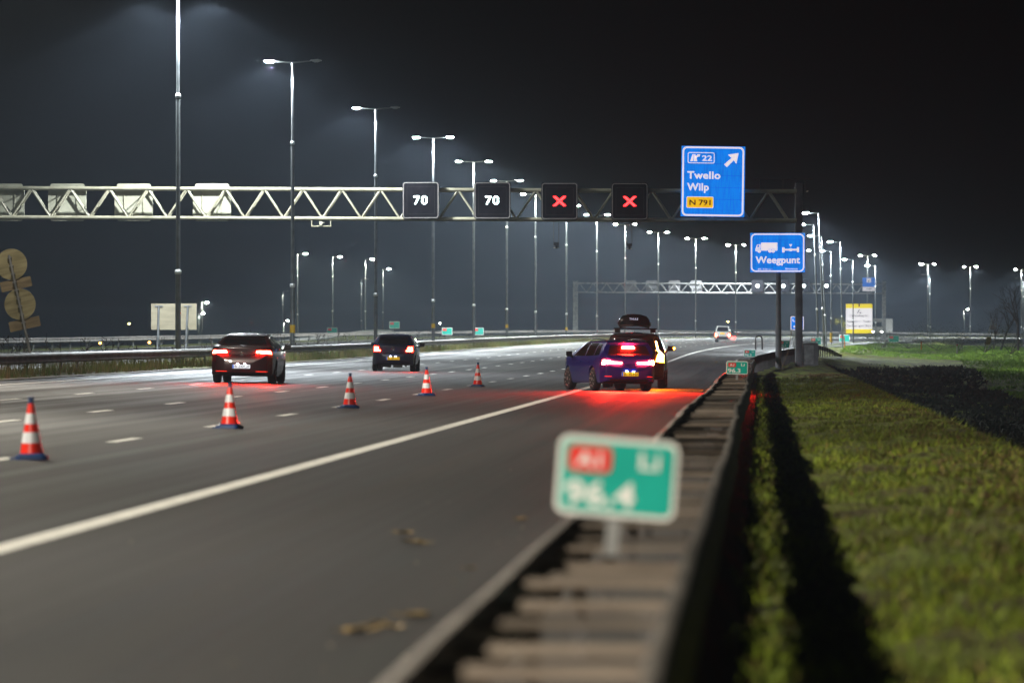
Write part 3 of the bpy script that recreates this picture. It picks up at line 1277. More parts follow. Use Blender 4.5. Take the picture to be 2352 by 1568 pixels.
# service rail on top
mb = MB()
zr = CZ + (784 - 410) * kk
mb.tube(((1732 - 1176) * kk, GD + 0.6, zr), ((1868 - 1176) * kk, GD + 0.6, zr - 0.03), 0.03)
for px in (1746, 1800, 1850):
    mb.tube(((px - 1176) * kk, GD + 0.6, zr), ((px - 1176) * kk, GD + 0.6, zt1 - 0.3), 0.02, n=6)
mb.v = [inv1 @ v for v in mb.v]
mb.build('service_rail', M['dark_steel'], g1, 60)


def matrix_panel(name, label, cx, cy, d, w_, h_, depth, face, content=None, group=None):
    k = d / F
    c = at(cx, cy, d)
    root = thing(name, label, 'lane signal', c, 0, group)
    MB().prism(rr(w_, h_, 0.13, 5), -depth, 0.0).build('housing', face, root, 30)
    return root


SG = [(966.7, 460.5, '70'), (1131, 461, '70'), (1285, 462.5, 'X'), (1446, 463, 'X')]
sg_lab = ['black lane signal showing white 70, nearer the hanging camera frame', 'black lane signal showing white 70, beside the red crosses',
          'black lane signal with red cross, next to a white 70 signal', 'black lane signal with red cross, nearest the tall direction sign']
for (cx, cy, tx), lab in zip(SG, sg_lab):
    o = matrix_panel('lane_signal', lab, cx, cy, GD - 0.12, 1.90, 1.92, 0.42, M['black'], group='lane signals on the near gantry')
    mb = MB()
    ring_xz(mb, rr(1.84, 1.86, 0.14, 5), rr(1.76, 1.78, 0.11, 5), -0.435, -0.42)
    mb.build('rim', M['border'], o)
    mb = MB()
    ring_xz(mb, rr(1.45, 1.45, 0.03, 2), rr(1.41, 1.41, 0.02, 2), -0.428, -0.42)
    mb.build('inner_frame', M['trim'], o)
    mb = MB()
    if tx == '70':
        # LED dots forming the digits
        pat7 = ["1111111", "1111111", "0000011", "0000110", "0000110", "0001100", "0001100", "0011000", "0011000", "0110000", "0110000"]
        pat0 = ["0011100", "0111110", "1100011", "1100011", "1100011", "1100011", "1100011", "1100011", "1100011", "0111110", "0011100"]
        for px0, pat in ((-0.345, pat7), (0.055, pat0)):
            for r_, row in enumerate(pat):
                for c_, ch in enumerate(row):
                    if ch == '1':
                        x = px0 + c_ * 0.043
                        z = 0.21 - r_ * 0.040
                        mb.add([(x - 0.019, -0.437, z - 0.018), (x + 0.019, -0.437, z - 0.018), (x + 0.019, -0.437, z + 0.018), (x - 0.019, -0.437, z + 0.018)], [(0, 1, 2, 3)])
        mb.build('digits', M['led_white'], o)
    else:
        n = 11
        for i in range(n):
            t = -0.25 + 0.50 * i / (n - 1)
            for sg in (1, -1):
                for off in (-0.055, 0.0, 0.055):
                    if abs(t) < 0.03 and abs(off) > 0.02:
                        continue
                    x, z = t + off, sg * t * 0.92
                    mb.add([(x - 0.024, -0.437, z - 0.024), (x + 0.024, -0.437, z - 0.024), (x + 0.024, -0.437, z + 0.024), (x - 0.024, -0.437, z + 0.024)], [(0, 1, 2, 3)])
        mb.build('cross', M['led_red'], o)

bk_lab = ['back of a lane signal at the frame edge, dimly lit cream', 'cream back of a lane signal, next to the frame edge one', 'cream back of a lane signal, before the nearest lamp post',
          'cream back of a lane signal, just past the nearest lamp post']
for (xa, xb), lab in zip([(-32, 55.5), (110, 198), (262.5, 351), (443, 530)], bk_lab):
    c = at((xa + xb) / 2, 464.5, GD + 1.35)
    root = thing('lane_signal', lab, 'lane signal', c, 0, 'lane signals facing the opposite carriageway')
    MB().prism(rr(1.98, 1.62, 0.05, 3), 0, 0.3).build('housing', M['cream_panel'], root, 30)
    MB().prism(rr(1.76, 1.95, 0.10, 4), 0.10, 0.34).build('hood', M['cream_panel'], root, 30)
    mb = MB()
    for x in (-0.5, 0.5):
        mb.tube((x, -0.03, -0.85), (x, -0.03, 0.85), 0.025, n=6)
    mb.build('mounting_bar', M['cream'], root, 60)

# the tall blue direction sign
def sign_plate(mb, w_, h_, y0=-0.05, y1=0.0):
    mb.box((0, (y0 + y1) / 2, 0), (w_, y1 - y0, h_))
    return mb


SD = GD - 0.35
ks = SD / F
c = at(1637.5, 417, SD)
tw = thing('direction_sign', 'tall blue exit sign reading 22 Twello Wilp N791 with an arrow', 'road sign', c, 0, None, 0, R(0.8))
W_, H_ = 146.3 * ks, 161.5 * ks
sign_plate(MB(), W_, H_).build('panel', M['sign_blue'], tw)
u_ = W_ / 998.0           # one zoomed pixel of the photograph in metres


def sx(px):
    return (px - 604) * u_


def sz(py):
    return (690 - py) * u_


mb = MB()
ring_xz(mb, rr(965 * u_, 1085 * u_, 72 * u_, 8), rr(915 * u_, 1035 * u_, 50 * u_, 8), -0.058, -0.05)
mb.build('border', M['sign_white'], tw)
mb = MB()
ring_xz(mb, rr(420 * u_, 172 * u_, 28 * u_, 5, sx(414), sz(323)), rr(398 * u_, 150 * u_, 18 * u_, 5, sx(414), sz(323)), -0.058, -0.05)
# motorway exit symbol


def poly(mb, pts, y):
    mb.add([(p[0], y, p[1]) for p in pts], [tuple(range(len(pts)))])


for pl in ([(243, 378), (278, 268), (297, 268), (290, 378)], [(301, 378), (303, 268), (322, 268), (355, 378)],
           [(325, 300), (352, 282), (345, 270), (400, 268), (383, 312), (374, 300), (345, 318), (338, 330)]):
    poly(mb, [(sx(a), sz(b)) for a, b in pl], -0.056)
text_mb(mb, '22', 118 * u_, sx(428), sz(368), -0.056, 0.02, (585 - 428) * u_)
mb.build('exit_number', M['sign_white'], tw)
mb = MB()
poly(mb, [(sx(a), sz(b)) for a, b in [(775, 420), (893, 318), (838, 278), (838, 268), (1000, 240), (968, 405), (960, 405), (928, 352), (818, 464)]], -0.056)
mb.build('arrow', M['sign_white'], tw)
mb = MB()
text_mb(mb, 'Twello', 160 * u_, sx(200), sz(648), -0.056, 0.024, (720 - 200) * u_, spacing=1.05)
mb.build('lettering', M['sign_white'], tw)
mb = MB()
text_mb(mb, 'Wilp', 160 * u_, sx(200), sz(832), -0.056, 0.024, (540 - 200) * u_, spacing=1.05)
mb.build('lettering', M['sign_white'], tw)
MB().prism(rr(422 * u_, 178 * u_, 20 * u_, 4, sx(405), sz(1019)), -0.056, -0.05).build('road_number_border', M['sign_white'], tw)
ny = MB().prism(rr(406 * u_, 162 * u_, 14 * u_, 4, sx(405), sz(1019)), -0.060, -0.0562).build('road_number', M['sign_yellow'], tw)
mb = MB()
text_mb(mb, 'N 791', 118 * u_, sx(240), sz(1062), -0.063, 0.02, (572 - 240) * u_)
mb.build('lettering', M['sign_black'], ny)
mb = MB()
for py in (413, 597, 785, 970):
    mb.box((0, -0.0515, sz(py)), (W_ * 0.995, 0.004, 0.014))
mb.box((sx(556), -0.0515, 0), (0.012, 0.0042, H_ * 0.99))
mb.build('seams', mat('seam_blue', (0.0, 0.03, 0.18), 0.5, emit=(0.0, 0.03, 0.18), estr=0.6), tw)
mb = MB()
for x in (-1.0, 1.0):
    mb.box((x, 0.14, -0.2), (0.1, 0.26, H_ * 0.8))
mb.build('bracket', M['dark_steel'], tw)

# weighing point sign
WD = 258.0
kw = WD / F
c = at(1785.5, 580.5, WD)
base = at(1788, 855, WD)
wp = thing('information_sign', 'blue sign reading Weegpunt with lorry and axle symbols, on a thick pole', 'road sign', (base.x, base.y, base.z), 0)
dz = c.z - base.z
dx = c.x - base.x
W_, H_ = 125.5 * kw, 90 * kw
u_ = W_ / 525.0
b_ = MB().box((dx, -0.20, dz), (W_, 0.05, H_)).build('panel', M['sign_blue'], wp)


def sx(px):
    return dx + (px - 987) * u_


def sz(py):
    return dz + (388 - py) * u_


mb = MB()
ring_xz(mb, rr(512 * u_, 366 * u_, 46 * u_, 8, dx, dz), rr(488 * u_, 342 * u_, 34 * u_, 8, dx, dz), -0.233, -0.225)
mb.build('border', M['sign_white'], wp)
mb = MB()
poly(mb, [(sx(a), sz(b)) for a, b in [(775, 375), (775, 350), (790, 310), (822, 308), (822, 375)]], -0.229)
poly(mb, [(sx(a), sz(b)) for a, b in [(828, 292), (985, 292), (985, 368), (828, 368)]], -0.2295)
poly(mb, [(sx(a), sz(b)) for a, b in [(1032, 337), (1053, 337), (1053, 352), (1098, 352), (1112, 345), (1127, 352), (1172, 352), (1172, 335), (1193, 335), (1193, 383),
                                     (1172, 383), (1172, 367), (1127, 367), (1112, 376), (1098, 367), (1053, 367), (1053, 386), (1032, 386)]], -0.229)
poly(mb, [(sx(a), sz(b)) for a, b in [(1097, 307), (1128, 307), (1112, 333)]], -0.229)
mb.build('symbols', M['sign_white'], wp)
mb = MB()
poly(mb, [(sx(a), sz(b)) for a, b in [(790, 335), (796, 316), (812, 315), (812, 335)]], -0.2315)
mb.build('symbol_window', M['sign_blue'], wp)
for cxp, rp in ((810, 21), (913, 20), (945, 20)):
    mb = MB()
    poly(mb, [(sx(cxp + rp * cos(t)), sz(370 + rp * sin(t))) for t in [i * pi / 8 for i in range(16)]], -0.2312)
    mb.build('symbol_gap', M['sign_blue'], wp)
for cxp, rp in ((810, 17), (913, 16), (945, 16)):
    mb = MB()
    poly(mb, [(sx(cxp + rp * cos(t)), sz(372 + rp * sin(t))) for t in [i * pi / 8 for i in range(16)]], -0.2335)
    mb.build('symbol_wheel', M['sign_white'], wp)
mb = MB()
text_mb(mb, 'Weegpunt', 92 * u_, sx(775), sz(488), -0.229, 0.022, (1203 - 775) * u_)
mb.build('lettering', M['sign_white'], wp)
mb = MB()
text_mb(mb, 'A001 - 96.160 - Li - 1', 22 * u_, sx(796), sz(553), -0.229, 0.01, 138 * u_)
mb.build('lettering', M['sign_white'], wp)
mb = MB()
text_mb(mb, 'Rijkswaterstaat', 22 * u_, sx(1062), sz(549), -0.229, 0.01, 120 * u_)
mb.build('lettering', M['sign_white'], wp)
mb = MB()
for py in (265, 327, 391, 452, 514):
    mb.box((dx, -0.2265, sz(py)), (W_ * 0.995, 0.004, 0.010))
mb.build('seams', bpy.data.materials['seam_blue'], wp)
pz = dz + H_ / 2 - 0.1
MB().lathe([(0.155, -0.3), (0.152, (855 - 748) * kw * 0.95), (0.128, (855 - 740) * kw), (0.122, pz)], 16).build('pole', M['grey_post'], wp, 40)
mb = MB()
for z in (-0.6, 0.6):
    mb.box((dx, -0.15, dz + z), (W_ * 0.9, 0.05, 0.08))
mb.build('bracket', M['dark_steel'], wp)

# control cabinet by the gantry leg
c = at(1863, 846, GD)
cb = thing('control_cabinet', 'grey steel control cabinet standing beside the gantry leg', 'cabinet', (c.x, GD + 0.6, c.z))
MB().prism(rr(0.78, 1.25, 0.02, 2, 0, 0.72), -0.3, 0.3).build('cabinet', M['grey_post'], cb, 30)
MB().box((0.02, 0, 1.40), (0.92, 0.75, 0.05)).build('roof', M['dark_steel'], cb)
mb = MB()
for x in (-0.33, 0.33):
    mb.box((x, 0, -0.05), (0.07, 0.3, 0.32))
mb.build('stand', M['dark_steel'], cb)
MB().box((-0.1, -0.303, 0.72), (0.5, 0.01, 1.0)).build('door', M['galv'], cb)

# cameras hung under the truss
hc = thing('traffic_camera', 'small white camera in an open metal frame under the lit truss', 'camera', at(738, 500, GD))
mb = MB()
for x in (-0.49, 0.49):
    mb.tube((x, 0, 0.02), (x, 0, -0.44), 0.035, n=6)
mb.tube((-0.52, 0, -0.44), (0.52, 0, -0.44), 0.035, n=6)
mb.build('frame', M['cream'], hc, 60)
mb = MB().prism([(-0.09, -0.40), (-0.12, -0.2), (0.0, -0.19), (0.17, -0.26), (0.05, -0.30), (0.03, -0.40)], -0.12, 0.2)
mb.build('housing', M['cream_panel'], hc, 30)
for px, ptop, lab in ((1277.5, 506, 'dark camera hanging on two rods below the first red cross'), (1445.5, 508, 'dark camera hanging on two rods below the second red cross')):
    c = at(px, ptop, GD)
    o = thing('traffic_camera', lab, 'camera', c, 0, 'cameras hanging below the red crosses')
    L = 64 * kk
    mb = MB()
    for x in (-0.13, 0.13):
        mb.tube((x, 0, 0.1), (x, 0, -L), 0.016, n=6)
    mb.build('rods', M['dark_steel'], o)
    MB().box((0, -0.05, -L + 0.22), (0.27, 0.4, 0.15)).build('housing', M['trim'], o)
    MB().tube((0, -0.05, -L + 0.16), (0, -0.1, -L - 0.03), 0.07, 0.04, 8).build('lens', M['trim'], o, 60)
    MB().box((0, 0, -L + 0.02), (0.27, 0.03, 0.03)).build('bracket', M['cream'], o)

# ------------------------------------------------------------------ hectometre signs
def hm_sign(label, base_pt, num, w_, h_, stem, ry=0.0, rz=0.0, detail=True, group='green kilometre markers'):
    root = thing('kilometre_marker', label, 'road sign', base_pt, rz, group, 0, ry)
    zc = stem + h_ / 2
    MB().prism(rr(w_, h_, 0.045, 4, 0, zc), -0.008, 0.008).build('plate', M['hm_white'], root, 30)
    MB().prism(rr(w_ * 0.93, h_ * 0.885, 0.03, 4, 0, zc), -0.012, -0.0082).build('green_field', M['hm_green'], root)
    MB().prism(rr(w_ * 0.36, h_ * 0.33, 0.025, 3, -w_ * 0.235, zc + h_ * 0.215), -0.016, -0.0122).build('red_field', M['hm_red'], root)
    if detail:
        mb = MB()
        text_mb(mb, 'A1', h_ * 0.26, -w_ * 0.35, zc + h_ * 0.12, -0.019, 0.02, w_ * 0.21)
        text_mb(mb, 'Li', h_ * 0.30, w_ * 0.18, zc + h_ * 0.13, -0.015, 0.02, w_ * 0.17)
        text_mb(mb, num, h_ * 0.44, -w_ * 0.42, zc - h_ * 0.37, -0.015, 0.022, w_ * 0.58)
        mb.build('lettering', M['hm_white'], root)
    MB().box((0, 0.018, stem / 2), (0.055, 0.02, stem)).build('stem', M['galv'], root)
    MB().box((0, 0.014, stem + 0.02), (w_ * 0.28, 0.02, 0.06)).build('clamp', M['galv'], root)
    return root


HW, HH = 0.50, 0.335
p = at(1403, 1276, 21.9)
hm_sign('green marker reading A1 Li 96.4, big and blurred nearest the camera', p, '96.4', HW * 1.02, HH * 1.0, 0.165, R(4.4), R(-2))
p = at(1692.5, 872, 121.9)
hm_sign('green marker reading A1 Li 96.3 on the near guard rail', p, '96.3', HW * 1.02, HH * 0.93, 0.13, R(1.0))
p = at(1722, 825, 221.9)
hm_sign('green marker reading A1 Li 96.2 beside the tubular hoop', p, '96.2', HW, HH * 0.93, 0.10, R(0.3))
for px, py, d, n, lab in ((1801, 808, 322, '96.1', 'green marker half hidden behind the weighing point sign pole'),
                          (1874, 799, 422, '96.0', 'green marker just past the control cabinet'),
                          (1939.7, 790, 560, '95.9', 'small green marker beside an orange post'),
                          (2053, 791, 600, '95.8', 'small green marker below the far gantry leg'),
                          (1027, 775, 470, '96.0', 'green marker behind the median barrier, closer to the hatchback'),
                          (1099, 775, 480, '96.0', 'green marker behind the median barrier, under the fifth median lamp'),
                          (906, 759, 640, '96.4', 'pale green marker on the ramp behind the hatchback'),
                          (763, 773, 600, '96.4', 'pale green marker on the ramp foot of a small lamp')):
    w2 = 25 * d / F * (1.0 if d < 470 else 0.95)
    hm_sign(lab, at(px, py, d), n, w2, w2 * 0.68, 0.25, 0, 0, d < 450)

# ------------------------------------------------------------------ traffic cones
def make_cone():
    root = empty('traffic_cone')
    MB().prism(rr(0.40, 0.40, 0.06, 4), 0, 0.0)  # (kept for proportions)
    mb = MB()
    pl = rr(0.40, 0.40, 0.07, 4)
    n = len(pl)
    for z0, z1, s0_, s1_ in ((0, 0.05, 1.0, 0.98), (0.05, 0.075, 0.85, 0.74)):
        mb.add([(x * s0_, y * s0_, z0) for x, y in pl] + [(x * s1_, y * s1_, z1) for x, y in pl],
               [tuple(range(n))[::-1], tuple(range(n, 2 * n))] + [(i, (i + 1) % n, n + (i + 1) % n, n + i) for i in range(n)])
    mb.box((-0.2, 0, 0.012), (0.13, 0.2, 0.024))
    mb.build('base', M['cone_blue'], root, 40)

    def rad(z):
        return 0.142 - (0.142 - 0.033) * (z - 0.07) / 0.61
    bands = [(0.07, 0.20, 'cone_red', 'red_band'), (0.20, 0.33, 'cone_white', 'white_band'), (0.33, 0.43, 'cone_red', 'red_band'),
             (0.43, 0.555, 'cone_white', 'white_band'), (0.555, 0.675, 'cone_red', 'red_band')]
    for a, b, m, nm in bands:
        e = 0.002 if m == 'cone_white' else 0
        MB().lathe([(rad(a) + e, a), (rad(b) + e, b)], 24).build(nm, M[m], root, 60)
    MB().lathe([(0.034, 0.675), (0.030, 0.70), (0.028, 0.725), (0.037, 0.73), (0.037, 0.75)], 16).build('tip', M['cone_blue'], root, 40)
    return root


cone = make_cone()
cn = [(73, 1055, 61.2, 'red and white traffic cone nearest the camera, at the frame edge'),
      (527, 984, 82, 'red and white traffic cone standing before the dark saloon'),
      (803, 937, 104.5, 'red and white traffic cone between the saloon and the hatchback'),
      (980, 908.5, 128, 'red and white traffic cone before the small hatchback, second from the far end'),
      (1097, 888, 152, 'red and white traffic cone farthest off, closest to the blue estate')]
for i, (px, py, d, lab) in enumerate(cn):
    o = cone if i == 0 else copy_tree(cone)
    for _ in range(12):          # the distance at which the foot meets the road
        u = uv_of(px, d)
        d = F * (CZ - 0.0156 * u - rise(d)) / (py - 784)
    p = at(px, py, d)
    u = uv_of(px, d)
    o.location = (p.x, p.y, 0.0156 * u + rise(d) + 0.002)
    h = (1055 - 910) * 61.2 / F
    o.scale = [0.94] * 3
    o.rotation_euler = (R([0.6, -1.0, 0.4, 1.2, -0.5][i]), R([-0.8, 0.5, 1.0, -0.6, 0.9][i]), R([3, -14, 8, 22, -8][i]))
    tag(o, lab, 'traffic cone', 'traffic cones across the lane line')

# ------------------------------------------------------------------ vehicles
def interp(pts, t):
    pts = sorted(pts)
    if t <= pts[0][0]:
        return pts[0][1]
    for a, b in zip(pts[:-1], pts[1:]):
        if a[0] <= t <= b[0]:
            if b[0] - a[0] < 1e-6:
                return b[1]
            return a[1] + (b[1] - a[1]) * (t - a[0]) / (b[0] - a[0])
    return pts[-1][1]


def tmp_obj(v, f):
    me = bpy.data.meshes.new('tmp')
    me.from_pydata([tuple(p) for p in v], [], f)
    bm = bmesh.new()
    bm.from_mesh(me)
    bmesh.ops.recalc_face_normals(bm, faces=bm.faces)
    bm.to_mesh(me)
    bm.free()
    o = bpy.data.objects.new('tmp', me)
    COL.objects.link(o)
    return o


class Car:
    def __init__(s, side, rear, plan, wheels, wr, paint_, bevel=0.035):
        s.side, s.rear, s.plan, s.wheels, s.wr = side, rear, plan, wheels, wr
        s.paint = paint_
        # rear part of the side outline: y as a function of z
        i_top = max(range(len(side)), key=lambda i: side[i][1])
        s.rear_edge = [(z, y) for y, z in side[:i_top + 1]]
        s.width_z = [(z, x) for x, z in rear]
        iy = max(range(len(plan)), key=lambda i: plan[i][0])
        s.plan_rear = [(x, y) for x, y in plan[:iy + 1]]
        s.plan_y = [(y, x) for x, y in plan]
        s.bevel = bevel

    def yr(s, x, z):
        return max(interp(s.rear_edge, z), interp(s.plan_rear, abs(x)))

    def xs(s, y, z):
        return min(interp(s.width_z, z), interp(s.plan_y, y))

    def hull(s, root):
        A = MB()
        n = len(s.side)
        A.add([(-1.6, y, z) for y, z in s.side] + [(1.6, y, z) for y, z in s.side],
              [tuple(range(n)), tuple(range(2 * n - 1, n - 1, -1))] + [(i, n + i, n + (i + 1) % n, (i + 1) % n) for i in range(n)])
        full = [(x, z) for x, z in s.rear] + [(-x, z) for x, z in s.rear[::-1] if x > 1e-6]
        B = MB().prism(full, -3, 8)
        fp = [(x, y) for x, y in s.plan] + [(-x, y) for x, y in s.plan[::-1] if x > 1e-6]
        n = len(fp)
        C = MB()
        C.add([(x, y, -1) for x, y in fp] + [(x, y, 4) for x, y in fp],
              [tuple(range(n)), tuple(range(2 * n - 1, n - 1, -1))] + [(i, n + i, n + (i + 1) % n, (i + 1) % n) for i in range(n)])
        objs = [tmp_obj(m.v, m.f) for m in (A, B, C)]
        cutters = []
        for y in s.wheels:
            for sd in (-1, 1):
                m = MB().tube((sd * 0.52, y, s.wr), (sd * 1.5, y, s.wr), s.wr + 0.055, n=28)
                cutters.append(tmp_obj(m.v, m.f))
        o = objs[0]
        for b in objs[1:]:
            md = o.modifiers.new('b', 'BOOLEAN')
            md.operation = 'INTERSECT'
            md.solver = 'EXACT'
            md.object = b
        if s.bevel:
            md = o.modifiers.new('bv', 'BEVEL')
            md.width = s.bevel
            md.segments = 3
            md.limit_method = 'ANGLE'
            md.angle_limit = R(24)
        for b in cutters:
            md = o.modifiers.new('b', 'BOOLEAN')
            md.operation = 'DIFFERENCE'
            md.solver = 'EXACT'
            md.object = b
        dg = bpy.context.evaluated_depsgraph_get()
        dg.update()
        me = bpy.data.meshes.new_from_object(o.evaluated_get(dg))
        me.name = 'body'
        me.materials.clear()
        me.materials.append(s.paint)
        me.shade_smooth()
        me.set_sharp_from_angle(angle=R(32))
        ob = bpy.data.objects.new('body', me)
        COL.objects.link(ob)
        ob.parent = root
        for t in objs + cutters:
            mm = t.data
            bpy.data.objects.remove(t)
            bpy.data.meshes.remove(mm)
        return ob

    def patch(s, q, mode, off=0.008, th=0.03, n=8, m=6):
        """q: four corners (a, z); mode 'rear': a = x; mode 'L'/'R': a = y"""
        front, back = [], []
        (a0, z0), (a1, z1), (a2, z2), (a3, z3) = q
        for j in range(m + 1):
            v = j / m
            r1, r2 = [], []
            for i in range(n + 1):
                t = i / n
                a = (a0 * (1 - t) + a1 * t) * (1 - v) + (a3 * (1 - t) + a2 * t) * v
                z = (z0 * (1 - t) + z1 * t) * (1 - v) + (z3 * (1 - t) + z2 * t) * v
                if mode == 'rear':
                    y = s.yr(a, z)
                    r1.append((a, y - off, z))
                    r2.append((a, y + th, z))
                else:
                    sd = -1 if mode == 'L' else 1
                    x = s.xs(a, z)
                    r1.append((sd * (x + off), a, z))
                    r2.append((sd * (x - th), a, z))
            front.append(r1)
            back.append(r2)
        mb = MB()
        mb.grid(front)
        mb.grid(back)
        N = (n + 1) * (m + 1)
        idx = [j * (n + 1) + i for j, i in [(0, i) for i in range(n + 1)] + [(j, n) for j in range(1, m + 1)] +
               [(m, i) for i in range(n - 1, -1, -1)] + [(j, 0) for j in range(m - 1, 0, -1)]]
        for a, b in zip(idx, idx[1:] + idx[:1]):
            mb.f.append((a, b, N + b, N + a))
        return mb

    def wheel_set(s, root, rim, track, tw=0.22, steer=0.0):
        for k, y in enumerate(s.wheels):
            for sd in (-1, 1):
                wroot = empty('wheel')
                wroot.parent = root
                wroot.location = (sd * track, y, s.wr)
                wroot.rotation_euler = (0, 0, steer if k == 1 else 0)
                r = s.wr
                Mx = Matrix.Rotation(R(90), 4, 'Y')
                MB().lathe([(r * 0.66, -tw / 2), (r * 0.92, -tw / 2), (r, -tw / 2 + 0.03), (r, tw / 2 - 0.03), (r * 0.92, tw / 2), (r * 0.66, tw / 2)], 28, Mx).build('tyre', M['tyre'], wroot, 50)
                mb = MB()
                o0 = sd * (tw / 2 - 0.035)
                for i in range(10):
                    a = 2 * pi * i / 10
                    d = Vector((0, cos(a), sin(a)))
                    e = Vector((0, cos(a + 0.12), sin(a + 0.12)))
                    p0 = Vector((o0, 0, 0)) + d * r * 0.10
                    p1 = Vector((o0 + sd * 0.02, 0, 0)) + e * r * 0.66
                    mb.tube(p0, p1, 0.018, 0.026, 5)
                ring = [(r * 0.62, 0.0), (r * 0.70, 0.0), (r * 0.70, 0.04), (r * 0.62, 0.04)]
                vs, fs = [], []
                nn = 28
                for rr_, zz_ in ring:
                    for i in range(nn):
                        a = 2 * pi * i / nn
                        vs.append((o0 + sd * (zz_ - 0.01), rr_ * cos(a), rr_ * sin(a)))
                for q in range(4):
                    for i in range(nn):
                        j = (i + 1) % nn
                        fs.append((q * nn + i, q * nn + j, ((q + 1) % 4) * nn + j, ((q + 1) % 4) * nn + i))
                mb.add(vs, fs)
                mb.tube((o0 - sd * 0.01, 0, 0), (o0 + sd * 0.035, 0, 0), r * 0.16, n=12)
                mb.build('rim', rim, wroot, 50)

    def mirrors(s, root, y, z, m):
        for sd in (-1, 1):
            mb = MB()
            x = s.xs(y, z)
            mb.add([(sd * (x + 0.04), y - 0.03, z - 0.02), (sd * (x + 0.24), y - 0.05, z), (sd * (x + 0.25), y - 0.05, z + 0.13), (sd * (x + 0.06), y - 0.04, z + 0.15),
                    (sd * (x + 0.05), y + 0.12, z), (sd * (x + 0.20), y + 0.08, z + 0.01), (sd * (x + 0.21), y + 0.08, z + 0.11), (sd * (x + 0.07), y + 0.10, z + 0.12)],
                   [(0, 1, 2, 3), (7, 6, 5, 4), (0, 4, 5, 1), (1, 5, 6, 2), (2, 6, 7, 3), (3, 7, 4, 0)])
            mb.tube((sd * (x - 0.03), y + 0.05, z - 0.05), (sd * (x + 0.09), y + 0.04, z + 0.02), 0.03, n=6)
            mb.build('mirror', m, root, 40)

    def plate(s, root, z, txt, face, lamp=True, w_=0.52, h_=0.11, dy=0.012):
        y = s.yr(0, z) - dy
        pr = MB().box((0, y - 0.006, z), (w_, 0.012, h_)).build('number_plate', face, root)
        MB().box((-w_ / 2 + 0.025, y - 0.0135, z), (0.045, 0.003, h_ * 0.96)).build('country_band', M['plate_blue'], pr)
        mb = MB()
        text_mb(mb, txt, h_ * 0.95, -w_ / 2 + 0.065, z - h_ * 0.33, y - 0.0145, 0.01, w_ - 0.10)
        mb.build('lettering', M['sign_black'], pr)
        if lamp:
            for x in (-0.10, 0.10):
                MB().box((x, y - 0.02, z + h_ / 2 + 0.025), (0.05, 0.03, 0.012)).build('plate_lamp', M['plate_lamp'], root)


def tail(name, col, strength):
    return mat(name, (0.4, 0.01, 0.01), 0.25, emit=col, estr=strength)


RED = (1.0, 0.012, 0.006)
AMB = (1.0, 0.17, 0.004)
M['tail_mid'] = tail('tail_light_lit', RED, 900)
M['tail_soft'] = tail('tail_light_soft', RED, 55)
M['tail_hot'] = tail('brake_light_lit', RED, 4500)
M['tail_brake'] = tail('saloon_brake_light_lit', RED, 1300)
M['tail_bar'] = tail('light_bar_lit', (1.0, 0.03, 0.012), 1200)
M['amber_hot'] = tail('indicator_lit', AMB, 1100)
M['amber_mid'] = tail('indicator_strip_lit', (1.0, 0.35, 0.05), 220)
M['reflector'] = tail('reflector', (1.0, 0.03, 0.01), 1.6)
M['lamp_dark'] = mat('lamp_housing_red', (0.16, 0.004, 0.004), 0.15)


def beam_light(parent, x, y, z, power, col, half=44, down=5):
    # the reflector of a lit rear lamp throws most of its light straight back
    key = ('beam', round(power), col, half)
    if key not in LIGHTS:
        l = bpy.data.lights.new('lamp_light', 'SPOT')
        l.energy = power
        l.color = col
        l.spot_size = R(2 * half)
        l.spot_blend = 0.6
        l.shadow_soft_size = 0.05
        LIGHTS[key] = l
    o = bpy.data.objects.new('lamp_light', LIGHTS[key])
    COL.objects.link(o)
    o.parent = parent
    o.location = (x, y, z)
    o.rotation_euler = (R(-90 + down), 0, 0)
    return o


def put_car(root, px, d, ang, u=None):
    """rear axle centre at pixel column px, distance d; heading ang (radians, right of the view axis)"""
    X = (px - 1176) * d / F
    uu = uv_of(px, d)
    root.location = (X, d, 0.0156 * uu + rise(d) + 0.002)
    root.rotation_euler = (0, R(0.9), -ang)


